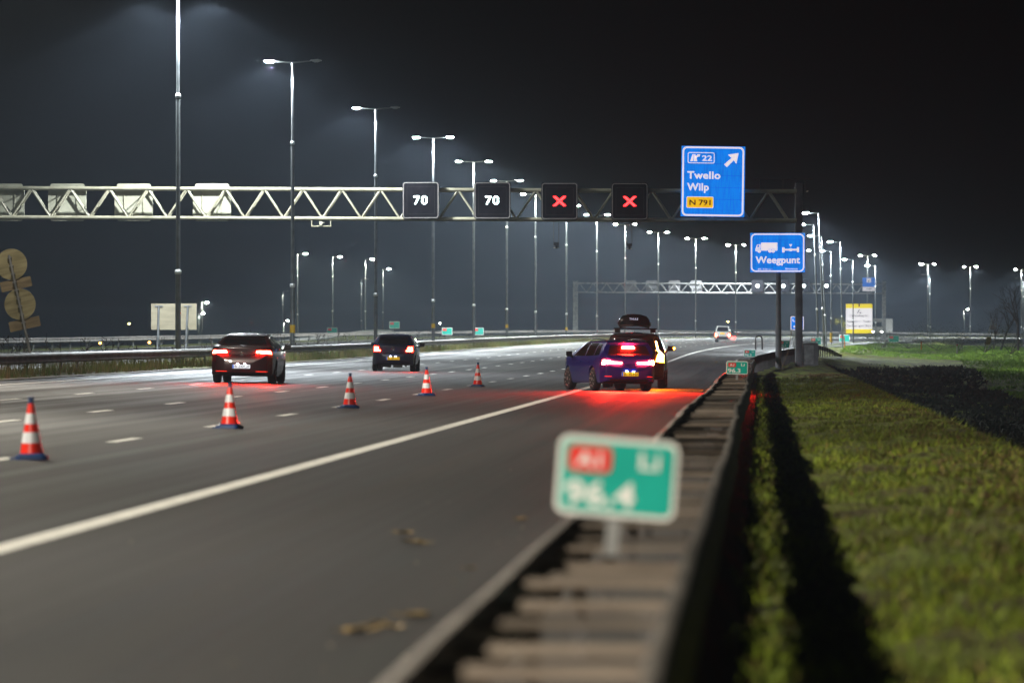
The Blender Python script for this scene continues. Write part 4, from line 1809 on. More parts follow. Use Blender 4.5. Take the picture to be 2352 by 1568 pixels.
# --- dark saloon
def saloon():
    root = thing('car', 'dark saloon with bright brake lights and a white number plate', 'car')
    side = [(-0.80, 0.22), (-1.02, 0.30), (-1.08, 0.45), (-1.07, 0.66), (-1.00, 0.82), (-1.03, 1.00), (-1.02, 1.04), (-0.86, 1.07), (-0.48, 1.12), (0.10, 1.31), (0.55, 1.41), (1.15, 1.462),
            (1.70, 1.44), (2.78, 1.03), (3.62, 0.84), (3.78, 0.62), (3.74, 0.28), (3.4, 0.2), (-0.6, 0.2)]
    rear = [(0.0, 0.1), (0.80, 0.1), (0.885, 0.30), (0.925, 0.55), (0.93, 0.74), (0.90, 0.93), (0.86, 1.03), (0.77, 1.14), (0.66, 1.31), (0.585, 1.405), (0.48, 1.445), (0.0, 1.475)]
    plan = [(0.0, -1.08), (0.50, -1.06), (0.74, -0.99), (0.88, -0.80), (0.93, -0.2), (0.93, 2.4), (0.90, 3.1), (0.72, 3.62), (0.0, 3.80)]
    c = Car(side, rear, plan, (0.0, 2.74), 0.335, paint('bloom_reddened_paint', (0.034, 0.005, 0.008)))  # red tint painted in for the bloom of the brake lights
    c.hull(root)
    c.patch([(-0.66, 1.135), (0.66, 1.135), (0.54, 1.375), (-0.54, 1.375)], 'rear', 0.008).build('rear_window', M['glass'], root, 60)
    for sd in 'LR':
        c.patch([(0.05, 1.03), (0.95, 1.04), (1.0, 1.36), (0.55, 1.33)], sd).build('side_window', M['glass'], root, 60)
        c.patch([(1.0, 1.04), (2.3, 1.03), (1.75, 1.36), (1.05, 1.37)], sd).build('side_window', M['glass'], root, 60)
    for s_ in (-1, 1):
        c.patch([(s_ * 0.42, 0.885), (s_ * 0.86, 0.855), (s_ * 0.82, 0.945), (s_ * 0.45, 0.945)], 'rear', 0.012).build('tail_light', M['tail_brake'], root, 60)
        c.patch([(s_ * 0.42, 0.335), (s_ * 0.76, 0.335), (s_ * 0.76, 0.352), (s_ * 0.42, 0.352)], 'rear', 0.008).build('reflector', M['reflector'], root)
    c.patch([(-0.80, 0.205), (0.80, 0.205), (0.86, 0.31), (-0.86, 0.31)], 'rear', 0.006).build('bumper_trim', M['trim'], root, 60)
    MB().box((0, -0.80, 1.078), (1.35, 0.10, 0.012)).build('spoiler_lip', c.paint, root)
    c.plate(root, 0.485, 'BI 238CN', M['plate_white'])
    for s_ in (-1, 1):
        beam_light(root, s_ * 0.64, c.yr(0.64, 0.90) - 0.05, 0.90, 500, RED)
    y = c.yr(0, 0.87) - 0.012
    mb = MB()
    mb.add(*torus(0.05, 0.009, Matrix.Translation((0, y, 0.86)) @ Matrix.Rotation(R(90), 4, 'X')))
    mb.box((0, y, 0.86), (0.10, 0.008, 0.014), Matrix.Identity(4))
    mb.build('badge', M['chrome'], root, 60)
    MB().add([(-0.02, 0.50, 1.40), (0.02, 0.50, 1.40), (0, 0.72, 1.43), (0, 0.52, 1.475)], [(0, 1, 3), (1, 2, 3), (2, 0, 3), (0, 2, 1)]).build('antenna', M['trim'], root)
    c.wheel_set(root, M['rim_dark'], 0.80)
    c.mirrors(root, 2.35, 0.98, M['trim'])
    return root


def torus(R_, r_, Mx, n=20, m=8):
    vs, fs = [], []
    for i in range(n):
        a = 2 * pi * i / n
        for j in range(m):
            b = 2 * pi * j / m
            vs.append(Mx @ Vector(((R_ + r_ * cos(b)) * cos(a), (R_ + r_ * cos(b)) * sin(a), r_ * sin(b))))
    for i in range(n):
        for j in range(m):
            fs.append((i * m + j, ((i + 1) % n) * m + j, ((i + 1) % n) * m + (j + 1) % m, i * m + (j + 1) % m))
    return vs, fs


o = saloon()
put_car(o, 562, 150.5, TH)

# --- small hatchback
def hatch():
    root = thing('car', 'dark blue small hatchback with a yellow number plate', 'car')
    side = [(-0.48, 0.27), (-0.62, 0.30), (-0.70, 0.42), (-0.71, 0.60), (-0.66, 0.72), (-0.67, 0.98), (-0.60, 1.05), (-0.34, 1.34), (-0.36, 1.40), (0.25, 1.455), (0.9, 1.475), (1.4, 1.45), (2.45, 1.03), (3.05, 0.86),
            (3.27, 0.62), (3.25, 0.28), (3.0, 0.24), (-0.4, 0.24)]
    rear = [(0.0, 0.12), (0.70, 0.12), (0.80, 0.30), (0.835, 0.52), (0.842, 0.72), (0.825, 0.92), (0.78, 1.05), (0.69, 1.24), (0.60, 1.38), (0.5, 1.44), (0.0, 1.48)]
    plan = [(0.0, -0.71), (0.45, -0.69), (0.66, -0.62), (0.79, -0.45), (0.84, 0.0), (0.84, 2.2), (0.78, 2.8), (0.6, 3.15), (0.0, 3.29)]
    c = Car(side, rear, plan, (0.0, 2.47), 0.30, paint('dark_blue_paint', (0.020, 0.027, 0.085)))
    c.hull(root)
    c.patch([(-0.62, 1.06), (0.62, 1.06), (0.53, 1.31), (-0.53, 1.31)], 'rear', 0.008).build('rear_window', M['glass'], root, 60)
    for sd in 'LR':
        c.patch([(-0.15, 1.0), (0.7, 1.0), (0.75, 1.36), (0.05, 1.34)], sd).build('side_window', M['glass'], root, 60)
        c.patch([(0.78, 1.0), (2.0, 1.0), (1.4, 1.36), (0.82, 1.36)], sd).build('side_window', M['glass'], root, 60)
    for s_ in (-1, 1):
        h = c.patch([(s_ * 0.50, 0.78), (s_ * 0.78, 0.76), (s_ * 0.76, 0.98), (s_ * 0.58, 0.97)], 'rear', 0.010).build('tail_light', M['tail_soft'], root, 60)
        c.patch([(s_ * 0.50, 0.785), (s_ * 0.73, 0.785), (s_ * 0.73, 0.815), (s_ * 0.51, 0.815)], 'rear', 0.016, 0.0).build('light_bar', M['tail_mid'], h)
        c.patch([(s_ * 0.705, 0.815), (s_ * 0.735, 0.815), (s_ * 0.725, 0.94), (s_ * 0.70, 0.94)], 'rear', 0.016, 0.0).build('light_bar', M['tail_mid'], h)
        c.patch([(s_ * 0.58, 0.865), (s_ * 0.66, 0.865), (s_ * 0.66, 0.935), (s_ * 0.58, 0.935)], 'rear', 0.016, 0.0).build('bulb', M['tail_mid'], h)
    c.plate(root, 0.50, '07-SVZ-7', M['plate_yellow'])
    MB().box((0, -0.38, 1.395), (1.08, 0.16, 0.035)).build('roof_spoiler', c.paint, root)
    y = c.yr(0, 0.87) - 0.012
    mb = MB()
    Mx = Matrix.Translation((0, y, 0.875)) @ Matrix.Rotation(R(90), 4, 'X')
    mb.add(*torus(0.055, 0.009, Mx))
    for a, b in (((-0.032, 0.035), (-0.012, -0.035)), ((-0.012, -0.035), (0, 0.0)), ((0, 0.0), (0.012, -0.035)), ((0.012, -0.035), (0.032, 0.035))):
        mb.tube((a[0], y, 0.875 + a[1]), (b[0], y, 0.875 + b[1]), 0.007, n=5)
    mb.build('badge', M['chrome'], root, 60)
    mb = MB()
    for z in (0.655, 0.40):
        mb.add(c.patch([(-0.62, z), (0.62, z), (0.62, z + 0.02), (-0.62, z + 0.02)], 'rear', 0.014, 0.0).v, c.patch([(-0.62, z), (0.62, z), (0.62, z + 0.02), (-0.62, z + 0.02)], 'rear', 0.014, 0.0).f)
    mb.build('crease', c.paint, root)
    mb = MB()
    mb.tube((-0.5, -0.3, 0.24), (-0.1, -0.3, 0.20), 0.06, n=8).tube((0.0, -0.35, 0.22), (0.35, -0.35, 0.22), 0.07, n=8).tube((0.48, -0.45, 0.24), (0.48, -0.2, 0.24), 0.05, n=8)
    mb.build('exhaust', M['grey_post'], root, 60)
    MB().tube((0, 0.1, 1.46), (0.0, -0.02, 1.70), 0.008, 0.004, 5).build('antenna', M['trim'], root)
    c.wheel_set(root, M['rim'], 0.735, 0.20)
    c.mirrors(root, 1.95, 0.97, M['trim'])
    return root


o = hatch()
put_car(o, 905, 201, TH)

# --- blue estate parked across the line
def estate():
    root = thing('car', 'blue estate car parked askew across the solid line with glaring brake lights', 'car')
    side = [(-0.70, 0.24), (-0.86, 0.28), (-0.94, 0.42), (-0.95, 0.62), (-0.89, 0.74), (-0.90, 0.92), (-0.86, 0.98), (-0.66, 1.28), (-0.70, 1.36), (-0.2, 1.41), (0.6, 1.435), (1.25, 1.42), (2.5, 1.0), (3.25, 0.84),
            (3.5, 0.6), (3.47, 0.27), (3.2, 0.2), (-0.5, 0.2)]
    rear = [(0.0, 0.1), (0.76, 0.1), (0.85, 0.28), (0.895, 0.52), (0.905, 0.72), (0.88, 0.91), (0.83, 1.02), (0.73, 1.22), (0.645, 1.34), (0.55, 1.395), (0.0, 1.44)]
    plan = [(0.0, -0.95), (0.48, -0.93), (0.71, -0.86), (0.85, -0.65), (0.905, -0.1), (0.905, 2.3), (0.86, 2.95), (0.68, 3.35), (0.0, 3.52)]
    c = Car(side, rear, plan, (0.0, 2.64), 0.325, paint('blue_paint', (0.012, 0.018, 0.25), 0.3))
    c.hull(root)
    c.patch([(-0.66, 1.0), (0.66, 1.0), (0.55, 1.27), (-0.55, 1.27)], 'rear', 0.008).build('rear_window', M['glass_rear'], root, 60)
    for sd in 'LR':
        c.patch([(-0.55, 1.0), (-0.05, 0.98), (-0.05, 1.33), (-0.42, 1.30)], sd).build('side_window', M['glass'], root, 60)
        c.patch([(0.02, 0.98), (0.82, 0.97), (0.85, 1.345), (0.02, 1.335)], sd).build('side_window', M['win_amber'], root, 60)
        c.patch([(0.90, 0.97), (2.05, 0.97), (1.35, 1.335), (0.93, 1.345)], sd).build('side_window', M['win_amber'], root, 60)
        sg = -1 if sd == 'L' else 1
        MB().path([(sg * 0.60, -0.55, 1.40), (sg * 0.60, -0.2, 1.435), (sg * 0.60, 0.6, 1.455), (sg * 0.60, 1.1, 1.44)], 0.02, 6).build('roof_rail', M['chrome'], root, 60)
        for y in (0.86, ):
            mb = MB()
        for yy in (0.35, 1.25):
            MB().box((sg * (c.xs(yy, 0.80) + 0.012), yy, 0.81), (0.03, 0.18, 0.025)).build('door_handle', c.paint, root)
    for s_ in (-1, 1):
        t = c.patch([(s_ * 0.62, 0.76), (s_ * 0.80, 0.74), (s_ * 0.79, 0.86), (s_ * 0.60, 0.85)], 'rear', 0.014).build('tail_light', M['tail_hot'], root, 60)
        c.patch([(s_ * 0.24, 0.775), (s_ * 0.60, 0.78), (s_ * 0.60, 0.82), (s_ * 0.24, 0.795)], 'rear', 0.014).build('light_bar', M['tail_bar'], root, 60)
    c.patch([(-0.19, 1.195), (0.19, 1.195), (0.18, 1.245), (-0.18, 1.245)], 'rear', 0.03).build('high_brake_light', M['tail_hot2'], root)
    c.patch([(-0.72, 0.205), (0.72, 0.205), (0.80, 0.34), (-0.80, 0.34)], 'rear', 0.006).build('bumper_trim', M['trim'], root, 60)
    for s_ in (-1, 1):
        c.patch([(s_ * 0.55, 0.40), (s_ * 0.74, 0.40), (s_ * 0.74, 0.416), (s_ * 0.55, 0.416)], 'rear', 0.008).build('reflector', M['reflector'], root)
    c.plate(root, 0.475, 'SL-35-FD', M['plate_yellow'])
    for s_ in (-1, 1):
        beam_light(root, s_ * 0.70, c.yr(0.70, 0.80) - 0.05, 0.80, 3600, RED)
    beam_light(root, 0, c.yr(0, 1.22) - 0.06, 1.22, 1500, RED)
    c.wheel_set(root, M['rim'], 0.785, 0.21, R(4))
    c.mirrors(root, 2.1, 0.96, M['trim'])
    return root


M['win_amber'] = mat('amber_seen_through_glass', (0.02, 0.012, 0.01), 0.08, spec=0.8)
M['tail_hot2'] = tail('high_brake_light_lit', RED, 4000)
o = estate()
put_car(o, 1425, 144.8, R(-14.6))
o.scale = (0.94, 1, 1)

# --- dark SUV with roof bars and box
def suv():
    root = thing('car', 'dark tall SUV with an amber indicator and roof bars, behind the blue estate', 'car')
    side = [(-0.62, 0.30), (-0.84, 0.36), (-0.92, 0.52), (-0.92, 0.72), (-0.85, 0.84), (-0.84, 1.04), (-0.78, 1.10), (-0.52, 1.48), (-0.56, 1.56), (-0.1, 1.62), (0.7, 1.655), (1.5, 1.62), (2.6, 1.15), (3.45, 1.0),
            (3.72, 0.75), (3.70, 0.32), (3.4, 0.26), (-0.5, 0.26)]
    rear = [(0.0, 0.15), (0.80, 0.15), (0.90, 0.36), (0.945, 0.62), (0.95, 0.86), (0.925, 1.04), (0.87, 1.16), (0.765, 1.42), (0.69, 1.55), (0.60, 1.615), (0.0, 1.66)]
    plan = [(0.0, -0.92), (0.50, -0.90), (0.74, -0.83), (0.89, -0.62), (0.95, -0.05), (0.95, 2.5), (0.90, 3.15), (0.7, 3.58), (0.0, 3.74)]
    c = Car(side, rear, plan, (0.0, 2.8), 0.365, paint('dark_red_black_paint', (0.012, 0.008, 0.009)))
    c.hull(root)
    c.patch([(-0.68, 1.12), (0.68, 1.12), (0.56, 1.46), (-0.56, 1.46)], 'rear', 0.008).build('rear_window', M['glass'], root, 60)
    MB().box((0, -0.57, 1.555), (1.2, 0.16, 0.04)).build('roof_spoiler', c.paint, root)
    for sd in 'LR':
        c.patch([(-0.35, 1.12), (0.75, 1.12), (0.8, 1.53), (0.0, 1.52)], sd).build('side_window', M['glass'], root, 60)
        c.patch([(0.82, 1.12), (2.15, 1.12), (1.5, 1.52), (0.85, 1.53)], sd).build('side_window', M['glass'], root, 60)
    for s_ in (-1, 1):
        hot = s_ == 1
        c.patch([(s_ * 0.69, 1.15), (s_ * 0.735, 1.13), (s_ * 0.66, 1.40), (s_ * 0.63, 1.40)], 'rear', 0.014).build('tail_light', M['amber_mid'] if hot else M['tail_soft'], root, 60)
        c.patch([(s_ * 0.80, 1.0), (s_ * 0.88, 1.0), (s_ * 0.735, 1.14), (s_ * 0.69, 1.15)], 'rear', 0.014).build('tail_light', M['amber_mid'] if hot else M['tail_soft'], root, 60)
        c.patch([(s_ * 0.66, 0.80), (s_ * 0.90, 0.78), (s_ * 0.89, 1.0), (s_ * 0.72, 1.02)], 'rear', 0.014).build('indicator', M['amber_hot'] if hot else M['lamp_dark'], root, 60)
    c.patch([(-0.76, 0.28), (0.76, 0.28), (0.85, 0.48), (-0.85, 0.48)], 'rear', 0.006).build('bumper_trim', M['trim'], root, 60)
    c.plate(root, 0.62, 'XR-80-DG', M['plate_yellow'], False)
    beam_light(root, 0.82, c.yr(0.82, 0.9) - 0.05, 0.92, 400, AMB, 55)
    c.wheel_set(root, M['rim_dark'], 0.82, 0.235)
    c.mirrors(root, 2.2, 1.12, c.paint)
    x = c.xs(2.2, 1.12)
    MB().box((x + 0.255, 2.17, 1.19), (0.03, 0.06, 0.05)).build('mirror_indicator', M['amber_hot'], root)
    for y in (0.15, 1.0):
        mb = MB().box((0, y, 1.765), (1.27, 0.07, 0.035))
        mb.build('roof_bar', M['trim'], root)
        for s_ in (-1, 1):
            MB().box((s_ * 0.53, y, 1.70), (0.14, 0.09, 0.13)).build('bar_foot', M['trim'], root)
    MB().tube((0, -0.28, 1.58), (0, -0.34, 1.70), 0.012, 0.006, 6).build('antenna', M['trim'], root)
    return root


sv = suv()
put_car(sv, 1456, 153.4, TH)
bx = thing('roof_box', 'glossy black roof box strapped on the bars of the dark SUV', 'roof box')
bx.location = sv.matrix_basis @ Vector((-0.02, 0, 1.785))
bx.rotation_euler = sv.rotation_euler
mb = MB()
rows = []
sec = [(0.43, 0.0), (0.50, 0.10), (0.48, 0.16), (0.44, 0.26), (0.35, 0.36), (0.18, 0.405), (0.0, 0.415)]
sec = sec + [(-x, z) for x, z in sec[::-1][1:]]
for y, kx, kz in ((-0.62, 0.0, 0.2), (-0.60, 0.80, 0.78), (-0.50, 0.95, 0.96), (-0.1, 1, 1), (0.6, 1, 1), (1.0, 0.92, 0.85), (1.25, 0.6, 0.5), (1.33, 0.0, 0.3)):
    rows.append([(x * kx, y, 0.08 * (1 - kz) + z * kz) for x, z in sec])
mb.grid(rows)
mb.add([(-0.4, -0.5, 0.0), (0.4, -0.5, 0.0), (0.4, 1.0, 0.0), (-0.4, 1.0, 0.0)], [(0, 3, 2, 1)])
mb.build('shell', paint('box_black', (0.010, 0.009, 0.010), 0.2), bx, 50)
MB().box((0, 0.25, 0.155), (1.02, 1.4, 0.012)).build('seam', M['trim'], bx)
for x in (-0.30, 0.30):
    MB().box((x, 0.1, 0.40 - 0.09), (0.10, 1.1, 0.10)).build('ridge', M['trim'], bx)
mb = MB()
text_mb(mb, 'THULE', 0.085, -0.13, 0.235, -0.618, 0.02, 0.26)
mb.build('lettering', mat('box_lettering', (0.75, 0.78, 0.85), 0.4, emit=(0.6, 0.7, 1.0), estr=0.5), bx)

# --- pale van in the distance
def van():
    root = thing('van', 'pale grey van driving far ahead with red tail lights', 'van')
    side = [(-0.50, 0.32), (-0.62, 0.35), (-0.66, 0.5), (-0.65, 0.72), (-0.60, 0.95), (-0.50, 1.65), (-0.4, 1.78), (0.6, 1.82), (1.6, 1.80), (2.4, 1.15), (3.1, 0.95), (3.3, 0.6), (3.25, 0.3), (-0.4, 0.26)]
    rear = [(0.0, 0.15), (0.74, 0.15), (0.84, 0.36), (0.86, 0.8), (0.84, 1.0), (0.74, 1.5), (0.66, 1.75), (0.55, 1.81), (0.0, 1.84)]
    plan = [(0.0, -0.66), (0.6, -0.64), (0.80, -0.5), (0.86, 0), (0.86, 2.4), (0.7, 3.1), (0.0, 3.32)]
    c = Car(side, rear, plan, (0.0, 2.6), 0.31, paint('pale_paint', (0.50, 0.51, 0.48), 0.35))
    c.hull(root)
    c.patch([(-0.66, 1.18), (0.66, 1.18), (0.56, 1.68), (-0.56, 1.68)], 'rear', 0.01).build('rear_window', M['glass'], root, 60)
    for sd in 'LR':
        c.patch([(0.9, 1.1), (2.2, 1.1), (1.6, 1.62), (0.95, 1.62)], sd).build('side_window', M['glass'], root, 60)
    for s_ in (-1, 1):
        c.patch([(s_ * 0.66, 0.66), (s_ * 0.82, 0.66), (s_ * 0.82, 0.92), (s_ * 0.68, 0.92)], 'rear', 0.02).build('tail_light', M['tail_mid'], root, 60)
    c.patch([(-0.8, 0.34), (0.8, 0.34), (0.83, 0.62), (-0.83, 0.62)], 'rear', 0.02).build('bumper', M['trim'], root, 60)
    MB().box((0.0, -0.64, 0.96), (0.52, 0.02, 0.16)).build('number_plate', M['plate_yellow'], root)
    c.wheel_set(root, M['rim_dark'], 0.75, 0.2)
    c.mirrors(root, 2.1, 1.05, M['trim'])
    return root


o = van()
put_car(o, 1660, 575, heading(575))
o.location.z = CZ + (784 - 785.5) * 575 / F

# --- lorry beyond the bend
def lorry():
    root = thing('lorry', 'distant lorry with white headlights beyond the yellow notice', 'lorry')
    mb = MB().prism(rr(2.4, 2.6, 0.15, 3, 0, 2.1), 0.0, 2.2)
    mb.build('cab', mat('lorry_cab', (0.25, 0.24, 0.22), 0.4), root, 30)
    MB().prism(rr(2.1, 0.9, 0.1, 3, 0, 2.5), -0.02, 0.0).build('windscreen', M['glass'], root)
    MB().box((0, 6.4, 2.3), (2.5, 8.0, 2.7)).build('trailer', mat('lorry_trailer', (0.45, 0.44, 0.42), 0.5), root)
    for x in (-0.9, 0.9):
        MB().box((x, -0.03, 1.0), (0.32, 0.05, 0.24)).build('headlight', M['head_lit'], root)
    for x in (-1.05, 1.05):
        for y in (0.9, 5.5, 8.5):
            MB().tube((x - 0.15, y, 0.5), (x + 0.15, y, 0.5), 0.5, n=20).build('wheel', M['tyre'], root, 50)
    return root


M['head_lit'] = mat('headlight_lit', (1, 1, 1), 0.3, emit=(1.0, 0.98, 0.9), estr=160)
lo = lorry()
lp = at(2015, 762.5, 1010)
lo.location = (lp.x, lp.y, lp.z - 1.0)
lo.rotation_euler = (0, 0, R(-14))

# ------------------------------------------------------------------ signs in the median
ls = thing('leaning_sign', 'leaning pole with two round and two oblong sign backs, greened by algae', 'road sign', at(68.5, 806, 168), 0, None, 0, -R(12.2))
k = 168 / F


def on_pole(px, py):
    dx_, dz_ = (px - 68.5) * k, (806 - py) * k
    a = R(12.2)
    return (dx_ * cos(a) + dz_ * sin(a), -dx_ * sin(a) + dz_ * cos(a))


MB().tube((0, -0.06, -0.4), (0, -0.06, 3.2), 0.042, 0.042, 12).build('pole', M['galv'], ls, 60)
for px, py in ((26.4, 607), (46, 698.7)):
    x, z = on_pole(px, py)
    MB().prism([(x + 0.51 * cos(a), z + 0.51 * sin(a)) for a in [i * pi / 20 for i in range(40)]], 0.0, 0.02).build('round_sign', M['plywood'], ls, 30)
for px, py in ((36.7, 652.6), (56.5, 744)):
    x, z = on_pole(px, py)
    MB().prism(rr(1.02, 0.335, 0.02, 2, x, z), 0.03, 0.05).build('oblong_sign', M['plywood_brown'], ls, 30)
for i in range(9):
    z = 0.95 + i * 0.27
    MB().box((0, -0.05, z), (0.14, 0.10, 0.035)).build('clamp', M['galv'], ls)

bb = at(393, 797, 232)
bs = thing('sign_board', 'pale oblong back of a road sign on two posts behind the nearest lamp post', 'road sign', bb)
kb = 232 / F
MB().box(((399 - 393) * kb, 0.1, (797 - 727) * kb), (104.5 * kb, 0.03, 60 * kb)).build('board', M['plywood_grey'], bs)
for xt, xb in ((364.7, 361), (431.6, 425)):
    MB().tube(((xb - 393) * kb, 0.0, -0.5), ((xt - 393) * kb, 0.02, (797 - 702) * kb), 0.05, n=10).build('post', M['pole'], bs, 60)
    MB().box(((xt - 393) * kb, 0.03, (797 - 703) * kb), (0.36, 0.05, 0.05)).build('clamp', M['pole'], bs)
    MB().tube(((xb - 393) * kb + 0.03, 0.5, -0.3), ((xt - 393) * kb - 0.0, 0.05, (797 - 752) * kb), 0.035, n=8).build('strut', M['pole'], bs, 60)

# ------------------------------------------------------------------ far gantry, yellow notice, exit sign
FD = 770.0
g2, inv2, zz2, zt2, zb2, dep2 = truss_gantry('far pale truss gantry across the bend, half lost in the haze', FD, 1316, 2026, 650, 671, M['galv'], 2031, 781, 0, None, None)
kf = FD / F
for px, lean, w_ in ((2031, 0, 0.55), (1319, 0.0, 0.4), (1325, 0.0, 0.3)):
    mb = MB()
    zt_ = CZ + (784 - 645) * kf
    zbb = CZ + (784 - 781) * kf - 0.6
    mb.box(((px - 1176) * kf, FD + 0.5, (zt_ + zbb) / 2), (w_, 0.5, zt_ - zbb))
    mb.v = [inv2 @ v for v in mb.v]
    mb.build('leg', M['galv'], g2)
fl = ['far lane signal with a fully visible white dot, before the weighing point pole', 'far lane signal with a white dot beside the weighing point pole',
      'far lane signal with a white dot partly behind the gantry leg', 'far lane signal with a white dot behind the leaning lamps']
for px, lab in zip((1740, 1799, 1846, 1898), fl):
    o = thing('lane_signal', lab, 'lane signal', at(px, 656.5, FD - 0.2), 0, 'lane signals on the far gantry')
    MB().prism(rr(1.75, 1.75, 0.1, 3), -0.3, 0).build('housing', M['black'], o, 30)
    MB().prism([(0.25 * cos(a), 0.25 * sin(a)) for a in [i * pi / 10 for i in range(20)]], -0.31, -0.301).build('lamp', M['led_white'], o)
bl = ['far grey back of a lane signal, above the roof box', 'far grey back of a lane signal, just past the tallest lamp pole above the car', 'far grey back of a lane signal, third along the truss',
      'far grey back of a lane signal, next to the bare truss']
for px, lab in zip((1448.5, 1497, 1549, 1599), bl):
    o = thing('lane_signal', lab, 'lane signal', at(px, 657.5, FD + 1.4), 0, 'lane signal backs on the far gantry')
    MB().prism(rr(1.75, 1.6, 0.05, 3), 0, 0.3).build('housing', M['grey_post'], o, 30)
    MB().prism(rr(1.5, 1.75, 0.08, 3), 0.05, 0.33).build('hood', M['grey_post'], o, 30)
o = thing('direction_sign', 'small blue and white sign hung on the far gantry', 'road sign', at(1995.5, 653, FD - 0.4))
w_, h_ = 29 * kf, 31 * kf
MB().box((0, -0.02, h_ * 0.16), (w_, 0.05, h_ * 0.68)).build('blue_panel', M['sign_blue_dim'] if 'sign_blue_dim' in M else sign_face_mat('sign_blue_dim', (0.01, 0.10, 0.42), 0.8, 0.2), o)
wm = sign_face_mat('sign_white_dim', (0.55, 0.52, 0.56), 0.6, 0.1)
MB().box((0, -0.02, -h_ * 0.345), (w_, 0.05, h_ * 0.31)).build('white_panel', wm, o)
MB().box((0, -0.055, h_ * 0.30), (w_ * 0.36, 0.02, h_ * 0.32)).build('symbol', wm, o)
mb = MB()
poly(mb, [(-0.12, 0.35), (0.0, 0.62), (0.1, 0.62), (0.02, 0.35)], -0.068)
poly(mb, [(-0.35, -0.68), (-0.2, -0.58), (-0.2, -0.78)], -0.048)
mb.box((0.2, -0.047, -0.68), (0.5, 0.004, 0.10))
mb.build('marks', M['sign_black'], o)

YD = 792.0
ky = YD / F
c = at(1973.3, 731.5, YD)
yn = thing('notice_board', 'yellow and white road works notice reading Verbreding A1 Apeldoorn Twello', 'road sign', (c.x, c.y, c.z))
w_, h_ = 60.5 * ky, 67.5 * ky
u_ = w_ / 253.0
wy = sign_face_mat('notice_white', (0.80, 0.76, 0.78), 0.85, 0.06)
MB().box((0, 0, 0), (w_, 0.05, h_)).build('panel', wy, yn)
yy_ = sign_face_mat('notice_yellow', (0.80, 0.62, 0.0), 0.9, 0.1)
MB().box((0, -0.03, h_ / 2 - 21 * u_), (w_, 0.02, 42 * u_)).build('yellow_band', yy_, yn)
MB().box((0, -0.03, -h_ / 2 + 20 * u_), (w_, 0.02, 40 * u_)).build('yellow_band', yy_, yn)
mb = MB()
text_mb(mb, 'Verbreding A1', 30 * u_, 0, h_ / 2 - 122 * u_, -0.032, 0.012, 176 * u_, 'CENTER')
mb.build('lettering', M['sign_black'], yn)
mb = MB()
text_mb(mb, 'Apeldoorn - Twello', 30 * u_, 0, h_ / 2 - 178 * u_, -0.032, 0.012, 236 * u_, 'CENTER')
mb.build('lettering', M['sign_black'], yn)
mb = MB()
text_mb(mb, 'Gereed april 2025', 30 * u_, 0, h_ / 2 - 221 * u_, -0.032, 0.012, 226 * u_, 'CENTER')
mb.build('lettering', M['sign_black'], yn)
mb = MB()
ox, oz = 0.0, h_ / 2 - 90 * u_
for pl in ([(-22, 0), (-12, 18), (-4, 34), (4, 30), (-6, 12), (-14, 0)], [(-4, 34), (2, 40), (6, 36), (2, 30)], [(0, 0), (8, 12), (18, 12), (26, 0)]):
    poly(mb, [(ox + a * u_, oz + b * u_) for a, b in pl], -0.032)
mb.build('symbol', M['sign_black'], yn)
MB().box((0, -0.042, h_ / 2 - 14 * u_), (14 * u_, 0.004, 30 * u_)).build('notch', M['sign_black'], yn)
for x in (-1.2, 1.2):
    MB().tube((x, 0.1, -h_ / 2 - 3.0), (x, 0.1, h_ / 2 - 0.2), 0.08, n=8).build('post', M['galv'], yn, 60)

c = at(1831, 742, 335)
us_ = thing('exit_sign', 'small upright blue exit sign half hidden behind the gantry leg', 'road sign', (c.x, c.y, c.z))
kx = 335 / F
w_, h_ = 30 * kx, 31 * kx
MB().prism(rr(w_, h_, 0.05, 3), -0.02, 0.02).build('panel', M['sign_white'], us_)
MB().prism(rr(w_ * 0.9, h_ * 0.9, 0.04, 3), -0.026, -0.0205).build('blue_field', M['sign_blue'], us_)
mb = MB()
text_mb(mb, 'UIT', 0.24, -w_ * 0.36, 0.10, -0.03, 0.02, w_ * 0.72)
mb.box((0, -0.031, -0.22), (w_ * 0.55, 0.004, 0.12))
mb.build('lettering', M['sign_white'], us_)
for x in (-0.2, 0.2):
    MB().tube((x, 0.05, -h_ / 2 - 1.3), (x, 0.05, h_ / 2 - 0.1), 0.03, n=8).build('post', M['galv'], us_, 60)

# ------------------------------------------------------------------ ramp on the far left, with its rail
RP = [(560, 790, 430), (638, 783, 470), (711, 774, 520), (770, 767, 560), (828, 759.5, 610), (867, 756.5, 640), (896, 758, 670), (918, 765, 700), (1000, 771, 760), (1300, 763, 900)]
rp = [at(*p) for p in RP]
rows = []
for q in rp:
    zt = q.z - 0.75
    rows.append([(q.x + 14, q.y + 14, max(0.2, zt - 4.5)), (q.x + 3, q.y - 1, zt - 2.2), (q.x, q.y, zt), (q.x - 8, q.y + 3, zt + 0.05), (q.x - 30, q.y + 30, zt - 4)])
rows2 = [[r[1], r[2], r[3], r[4]] for r in rows]
m_ = MB().grid([[(q.x + 1.5, q.y - 10, min(q.z - 1.6, 0.9)), (q.x + 0.6, q.y - 3, q.z - 1.3), (q.x, q.y - 0.5, q.z - 0.75), (q.x - 3, q.y + 9, q.z - 0.75), (q.x - 8, q.y + 30, q.z - 3.5)] for q in rp])
tag(m_.build('ramp', M['ground'], smooth_angle=60), kind='structure')
px_rail('pale guard rail curving up over the distant ramp', 'guard_rail', rp, 0.30, M['galv'], 0.85, 60, 'guard rail')
br = [at(1683 + i * 22, 757 + 0.4 * i, 930 + 10 * i) for i in range(8)]
px_rail('white bridge railing beyond the van, on the far carriageway', 'bridge_railing', br, 0.12, M['cream_panel'], 1.0, 60, 'railing')

